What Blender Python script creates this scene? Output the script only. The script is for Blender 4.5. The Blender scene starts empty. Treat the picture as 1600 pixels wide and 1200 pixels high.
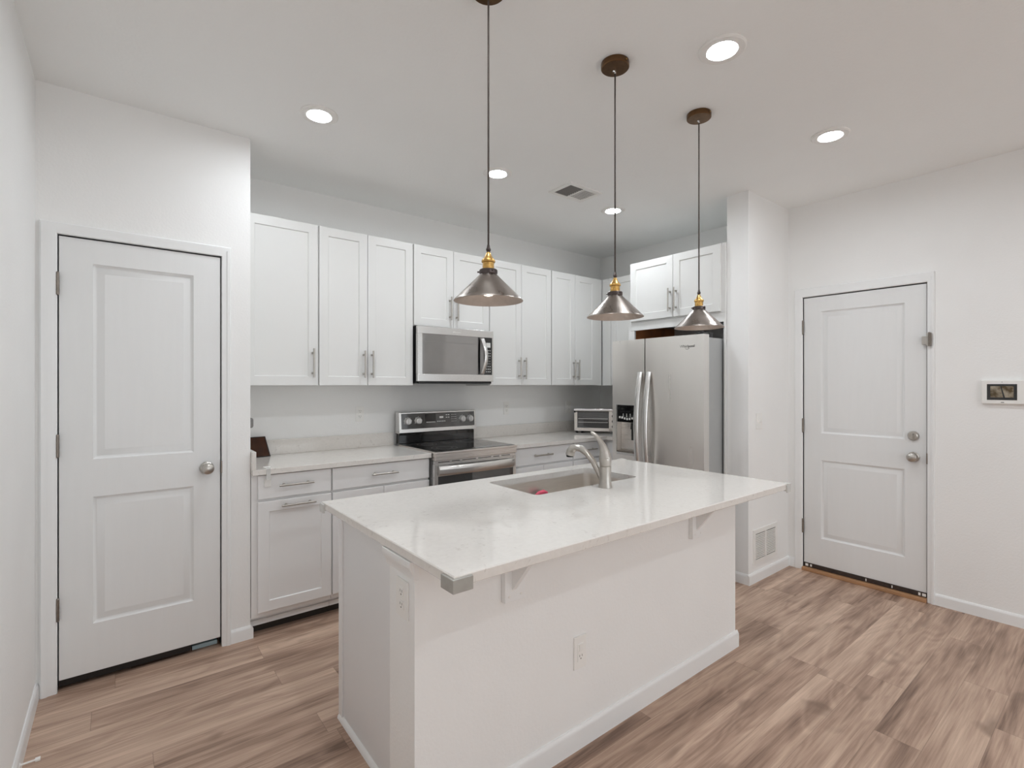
import bpy, bmesh, math, random
from mathutils import Vector, Matrix
random.seed(7)
S = bpy.context.scene
COL = S.collection

# ------------------------------------------------------------------ camera, world, light, exposure
F_PX, YAW, CAM_H = 779.34, 0.669, 1.41
cam_d = bpy.data.cameras.new('camera')
cam_d.sensor_width = 36.0
cam_d.lens = 36.0 * F_PX / 1600.0
cam_d.clip_start = 0.02
cam_d.shift_y = 0.7 / 1600.0
cam = bpy.data.objects.new('camera', cam_d)
cam.location = (0, 0, CAM_H)
cam.rotation_euler = (math.pi / 2, 0, -YAW)
COL.objects.link(cam)
S.camera = cam

w = bpy.data.worlds.new('daylight')
w.use_nodes = True
w.node_tree.nodes['Background'].inputs[0].default_value = (0.93, 0.97, 1.0, 1)
w.node_tree.nodes['Background'].inputs[1].default_value = 0.25
S.world = w

def area(name, loc, rot, sx, sy, power, color=(1, 1, 1)):
    d = bpy.data.lights.new(name, 'AREA')
    d.shape = 'RECTANGLE'; d.size = sx; d.size_y = sy
    d.energy = power; d.color = color
    o = bpy.data.objects.new(name, d)
    o.location = loc; o.rotation_euler = rot
    COL.objects.link(o)
    return o
# daylight lamps at windows and a patio door, all added behind the camera
WIN_Y = -5.2
W_REAR, W_LEFT, W_RIGHT = 25, 4, 13
DAY = (0.91, 0.96, 1.0)
area('window_daylight', (1.0, WIN_Y - 0.02, 1.3), (math.pi / 2, 0, 0), 1.6, 2.3, W_REAR, DAY)
area('window_daylight', (3.0, WIN_Y - 0.02, 1.3), (math.pi / 2, 0, 0), 1.6, 2.3, W_REAR, DAY)
area('added_patio_light', (-0.3096, -2.4, 1.15), (math.pi / 2, 0, -math.pi / 2), 2.4, 2.1, W_LEFT, DAY)
area('window_daylight', (4.132, -1.9, 1.4), (math.pi / 2, 0, math.pi / 2), 2.2, 1.7, W_RIGHT, DAY)
UNSEEN_EMIT = 210.0  # emission of unseen downlights, most of them added to flatten the light
CAN_EMIT = 225.0

S.view_settings.view_transform = 'Standard'
S.view_settings.look = 'None'
S.view_settings.gamma = 1
S.view_settings.use_curve_mapping = False
S.view_settings.exposure = 0.03
S.cycles.max_bounces = 12
S.cycles.diffuse_bounces = 8
S.cycles.glossy_bounces = 6
S.cycles.caustics_reflective = False
S.cycles.caustics_refractive = False
S.cycles.sample_clamp_indirect = 8

# ------------------------------------------------------------------ materials
def lin(c):
    return tuple(((v / 255) / 12.92 if v / 255 <= 0.04045 else ((v / 255 + 0.055) / 1.055) ** 2.4) for v in c) + (1,)

def newmat(name):
    m = bpy.data.materials.new(name); m.use_nodes = True
    nt = m.node_tree
    return m, nt, nt.nodes['Principled BSDF']

def N(nt, t, **kw):
    n = nt.nodes.new(t)
    for k, v in kw.items():
        setattr(n, k, v)
    return n

def mat(name, rgb, rough=0.5, metal=0.0, vary=0.0, vscale=8.0, stretch=(1, 1, 1), bump=0.0, bscale=200.0, spec=0.5,
        rvary=0.0, coat=0.0, transmission=0.0, alpha=1.0, emit=0.0, aniso=0.0):
    """principled material with a little procedural colour / roughness variation and bump"""
    m, nt, b = newmat(name)
    b.inputs['Base Color'].default_value = lin(rgb)
    b.inputs['Roughness'].default_value = rough
    b.inputs['Metallic'].default_value = metal
    b.inputs['Specular IOR Level'].default_value = spec
    b.inputs['Coat Weight'].default_value = coat
    b.inputs['Transmission Weight'].default_value = transmission
    b.inputs['Alpha'].default_value = alpha
    if emit:
        b.inputs['Emission Color'].default_value = lin(rgb)
        b.inputs['Emission Strength'].default_value = emit
    tc = N(nt, 'ShaderNodeTexCoord')
    mp = N(nt, 'ShaderNodeMapping')
    mp.inputs['Scale'].default_value = stretch
    nt.links.new(tc.outputs['Object'], mp.inputs['Vector'])
    if vary or rvary:
        no = N(nt, 'ShaderNodeTexNoise')
        no.inputs['Scale'].default_value = vscale
        no.inputs['Detail'].default_value = 5
        nt.links.new(mp.outputs[0], no.inputs['Vector'])
        if vary:
            mr = N(nt, 'ShaderNodeMapRange')
            mr.inputs['From Min'].default_value = 0.3; mr.inputs['From Max'].default_value = 0.7
            mr.inputs['To Min'].default_value = 1 - vary; mr.inputs['To Max'].default_value = 1 + vary
            nt.links.new(no.outputs['Fac'], mr.inputs['Value'])
            mx = N(nt, 'ShaderNodeVectorMath', operation='SCALE')
            mx.inputs[0].default_value = lin(rgb)[:3]
            nt.links.new(mr.outputs[0], mx.inputs['Scale'])
            nt.links.new(mx.outputs[0], b.inputs['Base Color'])
        if rvary:
            mr = N(nt, 'ShaderNodeMapRange')
            mr.inputs['From Min'].default_value = 0.3; mr.inputs['From Max'].default_value = 0.7
            mr.inputs['To Min'].default_value = max(0.02, rough - rvary); mr.inputs['To Max'].default_value = rough + rvary
            nt.links.new(no.outputs['Fac'], mr.inputs['Value'])
            nt.links.new(mr.outputs[0], b.inputs['Roughness'])
    if bump:
        nb = N(nt, 'ShaderNodeTexNoise')
        nb.inputs['Scale'].default_value = bscale
        nb.inputs['Detail'].default_value = 3
        nt.links.new(mp.outputs[0], nb.inputs['Vector'])
        bp = N(nt, 'ShaderNodeBump')
        bp.inputs['Strength'].default_value = bump
        bp.inputs['Distance'].default_value = 0.002
        nt.links.new(nb.outputs['Fac'], bp.inputs['Height'])
        nt.links.new(bp.outputs[0], b.inputs['Normal'])
    return m

M = {}
M['wall'] = mat('wall_paint', (239, 239, 238), 0.75, vary=0.012, vscale=3, bump=0.35, bscale=90)
M['ceiling'] = mat('ceiling_paint', (242, 243, 242), 0.85, vary=0.01, vscale=2, bump=0.5, bscale=70)
M['trim'] = mat('trim_white', (238, 239, 239), 0.4, vary=0.008, vscale=4)
M['door'] = mat('door_white', (230, 231, 231), 0.42, vary=0.008, vscale=6, stretch=(6, 6, 0.6), bump=0.05, bscale=60)
M['upper'] = mat('cabinet_white', (224, 224, 222), 0.35, vary=0.006, vscale=4)
M['lower'] = mat('cabinet_grey', (235, 235, 235), 0.38, vary=0.01, vscale=4)
M['toe_shade'] = mat('toe_gap_shade', (60, 56, 52), 0.8, vary=0.05)
M['island'] = mat('island_panel_grey', (230, 231, 232), 0.42, vary=0.01, vscale=3)
M['brown_wood'] = mat('raw_cabinet_wood', (190, 120, 72), 0.55, vary=0.2, vscale=9, stretch=(1, 12, 1))
M['nickel'] = mat('brushed_nickel', (190, 186, 180), 0.3, 1.0, vary=0.06, vscale=40)
M['dark_nickel'] = mat('aged_nickel', (140, 132, 124), 0.35, 1.0, vary=0.12, vscale=30)
M['steel'] = mat('stainless_steel', (226, 221, 216), 0.3, 1.0, vary=0.03, vscale=5, stretch=(1, 1, 60), rvary=0.05)
M['fridge_steel'] = mat('fridge_steel', (238, 235, 231), 0.3, 1.0, vary=0.02, vscale=2.2, stretch=(1, 3, .4), rvary=0.05, bump=.04, bscale=6)
M['steel_side'] = mat('appliance_side_grey', (176, 178, 178), 0.45, 0.35, vary=0.02, vscale=6)
M['steel_light'] = mat('bright_steel', (222, 221, 219), 0.26, 1.0, vary=0.02, vscale=5, stretch=(1, 60, 1))
M['sink_steel'] = mat('sink_steel', (224, 219, 213), 0.4, 1.0, vary=0.05, vscale=5, stretch=(1, 1, 20), rvary=0.06)
M['black'] = mat('black_plastic', (16, 15, 15), 0.35, vary=0.1)
M['black_gloss'] = mat('black_glass', (12, 12, 13), 0.06, vary=0.1, coat=0.6)
M['oven_glass'] = mat('oven_window_glass', (36, 38, 40), 0.05, vary=0.1, spec=1.0, coat=1.0)
M['mw_glass'] = mat('microwave_window_glass', (132, 129, 126), 0.05, vary=0.05, spec=1.0, coat=1.0)
M['white_plastic'] = mat('white_plastic', (236, 235, 232), 0.35, vary=0.01)
M['ivory'] = mat('outlet_white', (238, 237, 234), 0.4, vary=0.01)
M['slot'] = mat('slot_dark', (70, 66, 60), 0.7, vary=0.05)
M['brass'] = mat('aged_brass', (204, 164, 98), 0.34, 1.0, vary=0.15, vscale=60, rvary=0.08)
M['shade'] = mat('antiqued_metal_shade', (148, 140, 134), 0.34, 1.0, vary=0.16, vscale=14, rvary=0.1)
M['shade_in'] = mat('antiqued_metal_inside', (184, 172, 163), 0.5, 0.8, vary=0.12, vscale=20)
M['canopy'] = mat('bronze_canopy', (108, 82, 58), 0.33, 1.0, vary=0.18, vscale=40)
M['cord'] = mat('dark_cord', (58, 48, 42), 0.7, vary=0.1, vscale=200)
M['collar'] = mat('dark_collar_metal', (92, 84, 82), 0.3, 1.0, vary=0.1, vscale=40)
M['bulb'] = mat('lit_bulb', (255, 246, 232), 0.4, emit=5.0)
M['lens_unseen'] = mat('downlight_lens_unseen', (244, 250, 255), 0.4, emit=UNSEEN_EMIT)
M['lens'] = mat('downlight_lens', (244, 250, 255), 0.4, emit=CAN_EMIT)
M['pink'] = mat('pink_silicone', (226, 84, 112), 0.5, vary=0.05)
M['clear'] = mat('clear_soft_plastic', (214, 214, 210), 0.25, alpha=0.55, vary=0.02)
M['clear_milky'] = mat('milky_soft_plastic', (225, 225, 222), 0.3, alpha=0.75, vary=0.02)
M['smoke_guard'] = mat('smoky_soft_plastic', (172, 170, 164), 0.2, vary=0.06, vscale=30, alpha=0.92)
M['tablet'] = mat('tablet_screen', (64, 34, 18), 0.15, vary=0.35, vscale=12)
M['knob'] = mat('satin_knob', (222, 221, 219), 0.38, 0.5, vary=0.02)
M['threshold'] = mat('oak_threshold', (176, 134, 98), 0.5, vary=0.12, vscale=10, stretch=(10, 1, 1))
M['sweep'] = mat('worn_door_sweep', (56, 44, 38), 0.7, vary=0.3, vscale=30)
M['blue'] = mat('pale_blue_paper', (176, 200, 208), 0.7, vary=0.03)
M['curtain'] = mat('grey_curtain', (150, 150, 150), 0.9, vary=0.1, vscale=10)
M['mark'] = mat('printed_grey', (120, 118, 116), 0.5, vary=0.02)
M['mark_white'] = mat('printed_white', (225, 225, 222), 0.5, vary=0.02)
M['ctl'] = mat('control_panel_glass', (74, 72, 70), 0.12, vary=0.35, vscale=9, coat=0.8)

def quartz():
    m, nt, b = newmat('white_quartz')
    tc = N(nt, 'ShaderNodeTexCoord')
    n1 = N(nt, 'ShaderNodeTexNoise'); n1.inputs['Scale'].default_value = 5; n1.inputs['Detail'].default_value = 8
    n1.inputs['Distortion'].default_value = 1.5
    n2 = N(nt, 'ShaderNodeTexNoise'); n2.inputs['Scale'].default_value = 55; n2.inputs['Detail'].default_value = 4
    nt.links.new(tc.outputs['Object'], n1.inputs['Vector']); nt.links.new(tc.outputs['Object'], n2.inputs['Vector'])
    # thin veins where the distorted noise crosses its middle
    sb = N(nt, 'ShaderNodeMath', operation='SUBTRACT'); sb.inputs[1].default_value = 0.5
    ab = N(nt, 'ShaderNodeMath', operation='ABSOLUTE')
    mr = N(nt, 'ShaderNodeMapRange'); mr.inputs['From Min'].default_value = 0.0; mr.inputs['From Max'].default_value = 0.022
    mr.inputs['To Min'].default_value = 1; mr.inputs['To Max'].default_value = 0
    nt.links.new(n1.outputs['Fac'], sb.inputs[0]); nt.links.new(sb.outputs[0], ab.inputs[0]); nt.links.new(ab.outputs[0], mr.inputs['Value'])
    mr2 = N(nt, 'ShaderNodeMapRange'); mr2.inputs['From Min'].default_value = 0.5; mr2.inputs['From Max'].default_value = 0.75
    nt.links.new(n2.outputs['Fac'], mr2.inputs['Value'])
    mu = N(nt, 'ShaderNodeMath', operation='MULTIPLY'); nt.links.new(mr.outputs[0], mu.inputs[0]); nt.links.new(mr2.outputs[0], mu.inputs[1])
    r = N(nt, 'ShaderNodeMixRGB'); r.inputs[1].default_value = lin((228, 224, 219)); r.inputs[2].default_value = lin((196, 190, 184))
    nt.links.new(mu.outputs[0], r.inputs[0])
    r2 = N(nt, 'ShaderNodeMixRGB', blend_type='MULTIPLY'); r2.inputs[0].default_value = 0.25
    cr = N(nt, 'ShaderNodeValToRGB'); cr.color_ramp.elements[0].position = 0.35; cr.color_ramp.elements[0].color = (0.86, 0.855, 0.85, 1)
    cr.color_ramp.elements[1].position = 0.6; cr.color_ramp.elements[1].color = (1, 1, 1, 1)
    nt.links.new(n2.outputs['Fac'], cr.inputs[0]); nt.links.new(r.outputs[0], r2.inputs[1]); nt.links.new(cr.outputs[0], r2.inputs[2])
    nt.links.new(r2.outputs[0], b.inputs['Base Color'])
    b.inputs['Roughness'].default_value = 0.09
    b.inputs['Specular IOR Level'].default_value = 0.6
    return m
M['quartz'] = quartz()

def plank_floor():
    m, nt, b = newmat('vinyl_plank_floor')
    L = nt.links.new
    def math_(op, a, bb=None, c=None):
        n = N(nt, 'ShaderNodeMath', operation=op)
        for i, v in enumerate((a, bb, c)):
            if v is None: continue
            if isinstance(v, (int, float)): n.inputs[i].default_value = v
            else: L(v, n.inputs[i])
        return n.outputs[0]
    tc = N(nt, 'ShaderNodeTexCoord'); sp = N(nt, 'ShaderNodeSeparateXYZ'); L(tc.outputs['Object'], sp.inputs[0])
    X, Y = sp.outputs[0], sp.outputs[1]
    W, LEN = 0.152, 1.22
    yr = math_('DIVIDE', math_('ADD', Y, 0.08), W)
    row = math_('FLOOR', yr); fy = math_('FRACT', yr)
    wn = N(nt, 'ShaderNodeTexWhiteNoise', noise_dimensions='1D'); L(row, wn.inputs['W'])
    xo = math_('DIVIDE', math_('ADD', X, math_('MULTIPLY', wn.outputs['Value'], 3.7)), LEN)
    colm = math_('FLOOR', xo); fx = math_('FRACT', xo)
    cid = N(nt, 'ShaderNodeCombineXYZ'); L(row, cid.inputs[0]); L(colm, cid.inputs[1])
    pid = N(nt, 'ShaderNodeTexWhiteNoise', noise_dimensions='2D'); L(cid.outputs[0], pid.inputs['Vector'])
    # per-plank shifted coordinates
    off = N(nt, 'ShaderNodeVectorMath', operation='SCALE'); L(pid.outputs['Color'], off.inputs[0]); off.inputs['Scale'].default_value = 40
    ad = N(nt, 'ShaderNodeVectorMath', operation='ADD'); L(tc.outputs['Object'], ad.inputs[0]); L(off.outputs[0], ad.inputs[1])
    def noise(scale, st, detail=6, dist=0.0, rough=0.55):
        mp = N(nt, 'ShaderNodeMapping'); mp.inputs['Scale'].default_value = st
        n = N(nt, 'ShaderNodeTexNoise'); n.inputs['Scale'].default_value = scale; n.inputs['Detail'].default_value = detail
        n.inputs['Distortion'].default_value = dist; n.inputs['Roughness'].default_value = rough
        L(ad.outputs[0], mp.inputs['Vector']); L(mp.outputs[0], n.inputs['Vector'])
        return n.outputs['Fac']
    broad = noise(2.4, (0.34, 4.6, 1), 2.5, 0.45)         # long soft bands of light sapwood and dark heart
    figure = noise(1.5, (0.6, 4.2, 1), 2, 0.7)         # cathedral figure source
    fine = noise(12, (0.35, 11, 1), 5, 0.2, 0.6)
    hair = noise(30, (0.25, 14, 1), 4, 0.1, 0.6)
    knot = noise(3.1, (1.0, 2.1, 1), 2, 0.4)
    rings = math_('SINE', math_('MULTIPLY', figure, 60.0))
    cr = N(nt, 'ShaderNodeValToRGB')
    e = cr.color_ramp.elements
    e[0].position = 0.33; e[0].color = lin((116, 92, 78))
    e[1].position = 0.68; e[1].color = lin((214, 187, 166))
    k = e.new(0.48); k.color = lin((170, 142, 124))
    t = math_('ADD', math_('MULTIPLY', broad, 0.62), math_('ADD', math_('MULTIPLY', fine, 0.28), math_('MULTIPLY', hair, 0.10)))
    t = math_('ADD', t, math_('MULTIPLY', rings, 0.026))
    t = math_('ADD', t, math_('MULTIPLY', math_('SUBTRACT', pid.outputs['Value'], 0.5), 0.11))
    L(t, cr.inputs[0])
    # knots: dark swirls where the knot noise peaks
    km = N(nt, 'ShaderNodeMapRange'); km.inputs['From Min'].default_value = 0.62; km.inputs['From Max'].default_value = 0.74
    L(knot, km.inputs['Value'])
    kk = math_('MULTIPLY', km.outputs[0], math_('ADD', math_('MULTIPLY', fine, 0.9), 0.1))
    mk = N(nt, 'ShaderNodeMixRGB'); mk.inputs[2].default_value = lin((104, 82, 68)); L(kk, mk.inputs[0]); L(cr.outputs[0], mk.inputs[1])
    # seams
    dy = math_('MINIMUM', fy, math_('SUBTRACT', 1.0, fy)); dx = math_('MINIMUM', fx, math_('SUBTRACT', 1.0, fx))
    sy = math_('LESS_THAN', dy, 0.007); sx = math_('LESS_THAN', dx, 0.0010)
    seam = math_('MAXIMUM', sy, sx)
    ms = N(nt, 'ShaderNodeMixRGB'); ms.inputs[2].default_value = lin((92, 74, 62))
    L(math_('MULTIPLY', seam, 0.4), ms.inputs[0]); L(mk.outputs[0], ms.inputs[1])
    L(ms.outputs[0], b.inputs['Base Color'])
    b.inputs['Roughness'].default_value = 0.42
    b.inputs['Specular IOR Level'].default_value = 0.4
    bp = N(nt, 'ShaderNodeBump'); bp.inputs['Strength'].default_value = 0.12; bp.inputs['Distance'].default_value = 0.002
    L(math_('SUBTRACT', fine, seam), bp.inputs['Height']); L(bp.outputs[0], b.inputs['Normal'])
    return m
M['floor'] = plank_floor()

def screen_mat():
    """small dark display with brownish reflections painted into its colour"""
    m, nt, b = newmat('panel_screen')
    tc = N(nt, 'ShaderNodeTexCoord')
    no = N(nt, 'ShaderNodeTexNoise'); no.inputs['Scale'].default_value = 28; no.inputs['Detail'].default_value = 3
    nt.links.new(tc.outputs['Object'], no.inputs['Vector'])
    cr = N(nt, 'ShaderNodeValToRGB')
    cr.color_ramp.elements[0].position = 0.38; cr.color_ramp.elements[0].color = lin((78, 62, 34))
    cr.color_ramp.elements[1].position = 0.62; cr.color_ramp.elements[1].color = lin((158, 148, 130))
    nt.links.new(no.outputs['Fac'], cr.inputs[0]); nt.links.new(cr.outputs[0], b.inputs['Base Color'])
    b.inputs['Roughness'].default_value = 0.09
    return m
M['screen'] = screen_mat()

# ------------------------------------------------------------------ mesh builder
def axmap(axis):
    return {'z': lambda a, b, h: (a, b, h), 'y': lambda a, b, h: (a, h, b), 'x': lambda a, b, h: (h, a, b)}[axis]

class MB:
    def __init__(self):
        self.bm = bmesh.new(); self.mi = 0; self.mats = []
    def use(self, m):
        if m not in self.mats: self.mats.append(m)
        self.mi = self.mats.index(m); return self
    def _f(self, vs):
        try:
            f = self.bm.faces.new(vs); f.material_index = self.mi; return f
        except ValueError:
            return None
    def box(self, x0, x1, y0, y1, z0, z1, bev=0.0, seg=2):
        v = [self.bm.verts.new((x, y, z)) for z in (z0, z1) for y in (y0, y1) for x in (x0, x1)]
        fs = [self._f([v[i] for i in q]) for q in ((0, 2, 3, 1), (4, 5, 7, 6), (0, 1, 5, 4), (2, 6, 7, 3), (0, 4, 6, 2), (1, 3, 7, 5))]
        if bev > 0:
            es = list({e for f in fs for e in f.edges})
            r = bmesh.ops.bevel(self.bm, geom=es, offset=bev, segments=seg, affect='EDGES', profile=0.5)
            for f in r['faces']: f.material_index = self.mi
        return self
    def lathe(self, prof, c=(0, 0, 0), axis='z', seg=32, cap=True):
        A = axmap(axis); rings = []
        C = Vector(c)
        for r, h in prof:
            if r < 1e-6:
                rings.append([self.bm.verts.new(C + Vector(A(0, 0, h)))])
            else:
                rings.append([self.bm.verts.new(C + Vector(A(r * math.cos(2 * math.pi * i / seg), r * math.sin(2 * math.pi * i / seg), h))) for i in range(seg)])
        for a, b in zip(rings, rings[1:]):
            for i in range(seg):
                j = (i + 1) % seg
                if len(a) == 1 and len(b) == 1: continue
                if len(a) == 1: self._f([a[0], b[i], b[j]])
                elif len(b) == 1: self._f([a[i], a[j], b[0]])
                else: self._f([a[i], a[j], b[j], b[i]])
        if cap:
            for r in (rings[0], rings[-1]):
                if len(r) > 1: self._f(r)
        return self
    def tube(self, pts, rad, seg=10, flat=1.0, flat_dir=None):
        """tube along points; rad number or list; flat scales one cross axis"""
        P = [Vector(p) for p in pts]; n = len(P)
        R = rad if isinstance(rad, (list, tuple)) else [rad] * n
        rings = []; up = None
        for i in range(n):
            t = (P[min(i + 1, n - 1)] - P[max(i - 1, 0)]).normalized()
            if up is None:
                up = Vector(flat_dir) if flat_dir else (Vector((0, 0, 1)) if abs(t.z) < 0.9 else Vector((1, 0, 0)))
            a = (up - t * up.dot(t)).normalized(); up = a
            b = t.cross(a)
            rings.append([self.bm.verts.new(P[i] + (a * math.cos(2 * math.pi * k / seg) * flat + b * math.sin(2 * math.pi * k / seg)) * R[i]) for k in range(seg)])
        for a, b in zip(rings, rings[1:]):
            for i in range(seg):
                j = (i + 1) % seg
                self._f([a[i], a[j], b[j], b[i]])
        self._f(rings[0]); self._f(rings[-1])
        return self
    def prism(self, poly, axis, h0, h1, bev=0.0):
        A = axmap(axis)
        lo = [self.bm.verts.new(A(a, b, h0)) for a, b in poly]; hi = [self.bm.verts.new(A(a, b, h1)) for a, b in poly]
        fs = [self._f(lo), self._f(hi)]
        for i in range(len(poly)):
            j = (i + 1) % len(poly)
            fs.append(self._f([lo[i], lo[j], hi[j], hi[i]]))
        if bev:
            es = list({e for f in fs if f for e in f.edges})
            bmesh.ops.bevel(self.bm, geom=es, offset=bev, segments=2, affect='EDGES', profile=0.5)
        return self
    def relief(self, P, u0, u1, w0, w1, panels, rings, th, e=0.0015):
        """slab with moulded panels. P(u,w,d) -> point, d out of the face"""
        V = lambda u, w, d: self.bm.verts.new(P(u, w, d))
        a0, a1, b0, b1 = u0 + e, u1 - e, w0 + e, w1 - e
        us = sorted({a0, a1} | {q[0] for q in panels} | {q[1] for q in panels})
        ws = sorted({b0, b1} | {q[2] for q in panels} | {q[3] for q in panels})
        for i in range(len(us) - 1):
            for j in range(len(ws) - 1):
                cu, cw = (us[i] + us[i + 1]) / 2, (ws[j] + ws[j + 1]) / 2
                if any(q[0] < cu < q[1] and q[2] < cw < q[3] for q in panels): continue
                self._f([V(us[i], ws[j], 0), V(us[i + 1], ws[j], 0), V(us[i + 1], ws[j + 1], 0), V(us[i], ws[j + 1], 0)])
        def rect(i, q, d): return [(q[0] + i, q[2] + i, d), (q[1] - i, q[2] + i, d), (q[1] - i, q[3] - i, d), (q[0] + i, q[3] - i, d)]
        for q in panels:
            prev = rect(0, q, 0)
            for ins, d in rings:
                cur = rect(ins, q, d)
                for k in range(4):
                    l = (k + 1) % 4
                    self._f([V(*prev[k]), V(*prev[l]), V(*cur[l]), V(*cur[k])])
                prev = cur
            self._f([V(*p) for p in prev])
        inner = [(a0, b0, 0), (a1, b0, 0), (a1, b1, 0), (a0, b1, 0)]
        outer = [(u0, w0, -e), (u1, w0, -e), (u1, w1, -e), (u0, w1, -e)]
        back = [(u0, w0, -th), (u1, w0, -th), (u1, w1, -th), (u0, w1, -th)]
        for A_, B_ in ((inner, outer), (outer, back)):
            for k in range(4):
                l = (k + 1) % 4
                self._f([V(*A_[k]), V(*A_[l]), V(*B_[l]), V(*B_[k])])
        self._f([V(*p) for p in back])
        bmesh.ops.remove_doubles(self.bm, verts=self.bm.verts, dist=1e-6)
        return self

LOCS = {}
def build(name, mb, m=None, parent=None, sharp=35):
    """link the builder as ONE mesh object; coordinates are in the room when the parent was placed in the room"""
    bm = mb.bm
    off = LOCS.get(parent.name, Vector((0, 0, 0))) if parent is not None else Vector((0, 0, 0))
    if off.length > 0: bmesh.ops.translate(bm, verts=bm.verts, vec=-off)
    bmesh.ops.recalc_face_normals(bm, faces=bm.faces)
    me = bpy.data.meshes.new(name); bm.to_mesh(me); bm.free()
    if m is not None and not mb.mats: me.materials.append(M[m])
    for k in mb.mats: me.materials.append(M[k])
    for p in me.polygons: p.use_smooth = True
    me.set_sharp_from_angle(angle=math.radians(sharp))
    o = bpy.data.objects.new(name, me); COL.objects.link(o)
    wn = o.modifiers.new('face_weighted_normals', 'WEIGHTED_NORMAL'); wn.weight = 100; wn.keep_sharp = True
    if parent is not None:
        o.parent = parent
        LOCS[o.name] = off
    return o

def tag(o, label, cat, group=None):
    o['label'] = label; o['category'] = cat
    if group: o['group'] = group
    return o
def thing(name, label, cat, loc=(0, 0, 0), rz=0.0, group=None, local=False):
    o = bpy.data.objects.new(name, None); COL.objects.link(o)
    o.empty_display_size = 0.05
    o.location = loc; o.rotation_euler = (0, 0, rz)
    if not local: LOCS[o.name] = Vector(loc)
    return tag(o, label, cat, group)
def struct(name, mb, m=None):
    o = build(name, mb, m); o['kind'] = 'structure'; return o
def struct_root(name, loc):
    o = bpy.data.objects.new(name, None); COL.objects.link(o); o.location = loc
    LOCS[o.name] = Vector(loc); o['kind'] = 'structure'; return o

def Py(y):      # face looking towards -y
    return lambda u, w_, d: (u, y - d, w_)
def Px(x):      # face looking towards -x
    return lambda u, w_, d: (x - d, u, w_)

def text_mesh(name, s, size, m, parent, origin, xdir, zdir, depth=0.0006):
    cu = bpy.data.curves.new(name, 'FONT'); cu.body = s; cu.size = size; cu.extrude = depth; cu.align_x = 'CENTER'
    t = bpy.data.objects.new(name + '_tmp', cu); COL.objects.link(t)
    dg = bpy.context.evaluated_depsgraph_get()
    me = bpy.data.meshes.new_from_object(t.evaluated_get(dg))
    COL.objects.unlink(t); bpy.data.objects.remove(t)
    X = Vector(xdir); Z = Vector(zdir); O = Vector(origin) - LOCS.get(parent.name, Vector((0, 0, 0)))
    mt = Matrix.Identity(4)
    Nn = X.cross(Z)
    for i in range(3): mt[i][0] = X[i]; mt[i][1] = Z[i]; mt[i][2] = Nn[i]; mt[i][3] = O[i]
    me.transform(mt); me.materials.clear(); me.materials.append(M[m])
    o = bpy.data.objects.new(name, me); COL.objects.link(o); o.parent = parent
    return o

# ------------------------------------------------------------------ room shell
XL, YB, XW, Y1, XP, XC, YC, ZC = -0.2896, 3.654, 4.112, 3.078, 0.579, 3.477, 1.719, 2.775
YR = WIN_Y
struct('floor', MB().box(XL - .15, XW + .15, YR - .15, YB + .15, -.1, 0), 'floor')
struct('ceiling', MB().box(XL - .15, XW + .15, YR - .15, YB + .15, ZC, ZC + .12), 'ceiling')
struct('wall_left', MB().box(XL - .12, XL, -1.2, YB + .12, 0, ZC).box(XL - .12, XL, YR - .12, -3.6, 0, ZC).box(XL - .12, XL, -3.6, -1.2, 2.2, ZC).box(XL - .12, XL, -3.6, -1.2, 0, .1), 'wall')
struct('wall_back', MB().box(XL, XW + .12, YB, YB + .12, 0, ZC), 'wall')
# pantry wall with the door opening, and its return to the back wall
PD0, PD1, PDT = -.216, .438, 2.098
mb = MB().box(XL, PD0, Y1, Y1 + .115, 0, ZC).box(PD1, XP, Y1, Y1 + .115, 0, ZC).box(PD0, PD1, Y1, Y1 + .115, PDT, ZC)
mb.box(XP - .115, XP, Y1 + .115, YB, 0, ZC)
struct('wall_pantry', mb, 'wall')
# right wall with the recess of the entry door
RD0, RD1, RDT = .866, 1.612, 2.072
mb = MB().box(XW, XW + .12, -.8, RD0, 0, ZC).box(XW, XW + .12, YR - .12, -3.0, 0, ZC).box(XW, XW + .12, -3.0, -.8, 0, .55).box(XW, XW + .12, -3.0, -.8, 2.25, ZC).box(XW, XW + .12, RD1, YB, 0, ZC).box(XW, XW + .12, RD0, RD1, RDT, ZC)
mb.box(XW + .075, XW + .12, RD0, RD1, 0, RDT)  # unseen panel added behind the door, stops outside light leaking in
struct('wall_right', mb, 'wall')
struct('wall_column', MB().box(XC, XW, YC, 1.876, 0, ZC), 'wall')
# unseen rear wall, its two wide windows added for daylight
mb = MB()
wx = [(.2, 1.8), (2.2, 3.8)]
mb.box(XL, wx[0][0], YR - .12, YR, 0, ZC).box(wx[0][1], wx[1][0], YR - .12, YR, 0, ZC).box(wx[1][1], XW, YR - .12, YR, 0, ZC)
for a, b in wx: mb.box(a, b, YR - .12, YR, 0, .15).box(a, b, YR - .12, YR, 2.45, ZC)
struct('wall_rear', mb, 'wall')
for i, (a, b) in enumerate(wx):
    r = struct_root('window_%d' % (i + 1), (a, YR, .15))
    mb = MB()
    for x0, x1, z0, z1 in ((a, a + .05, .15, 2.45), (b - .05, b, .15, 2.45), (a, b, .15, .2), (a, b, 2.4, 2.45), ((a + b) / 2 - .025, (a + b) / 2 + .025, .15, 2.45)):
        mb.box(x0, x1, YR - .09, YR - .05, z0, z1, .004)
    build('window_frame', mb, 'trim', r)

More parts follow.
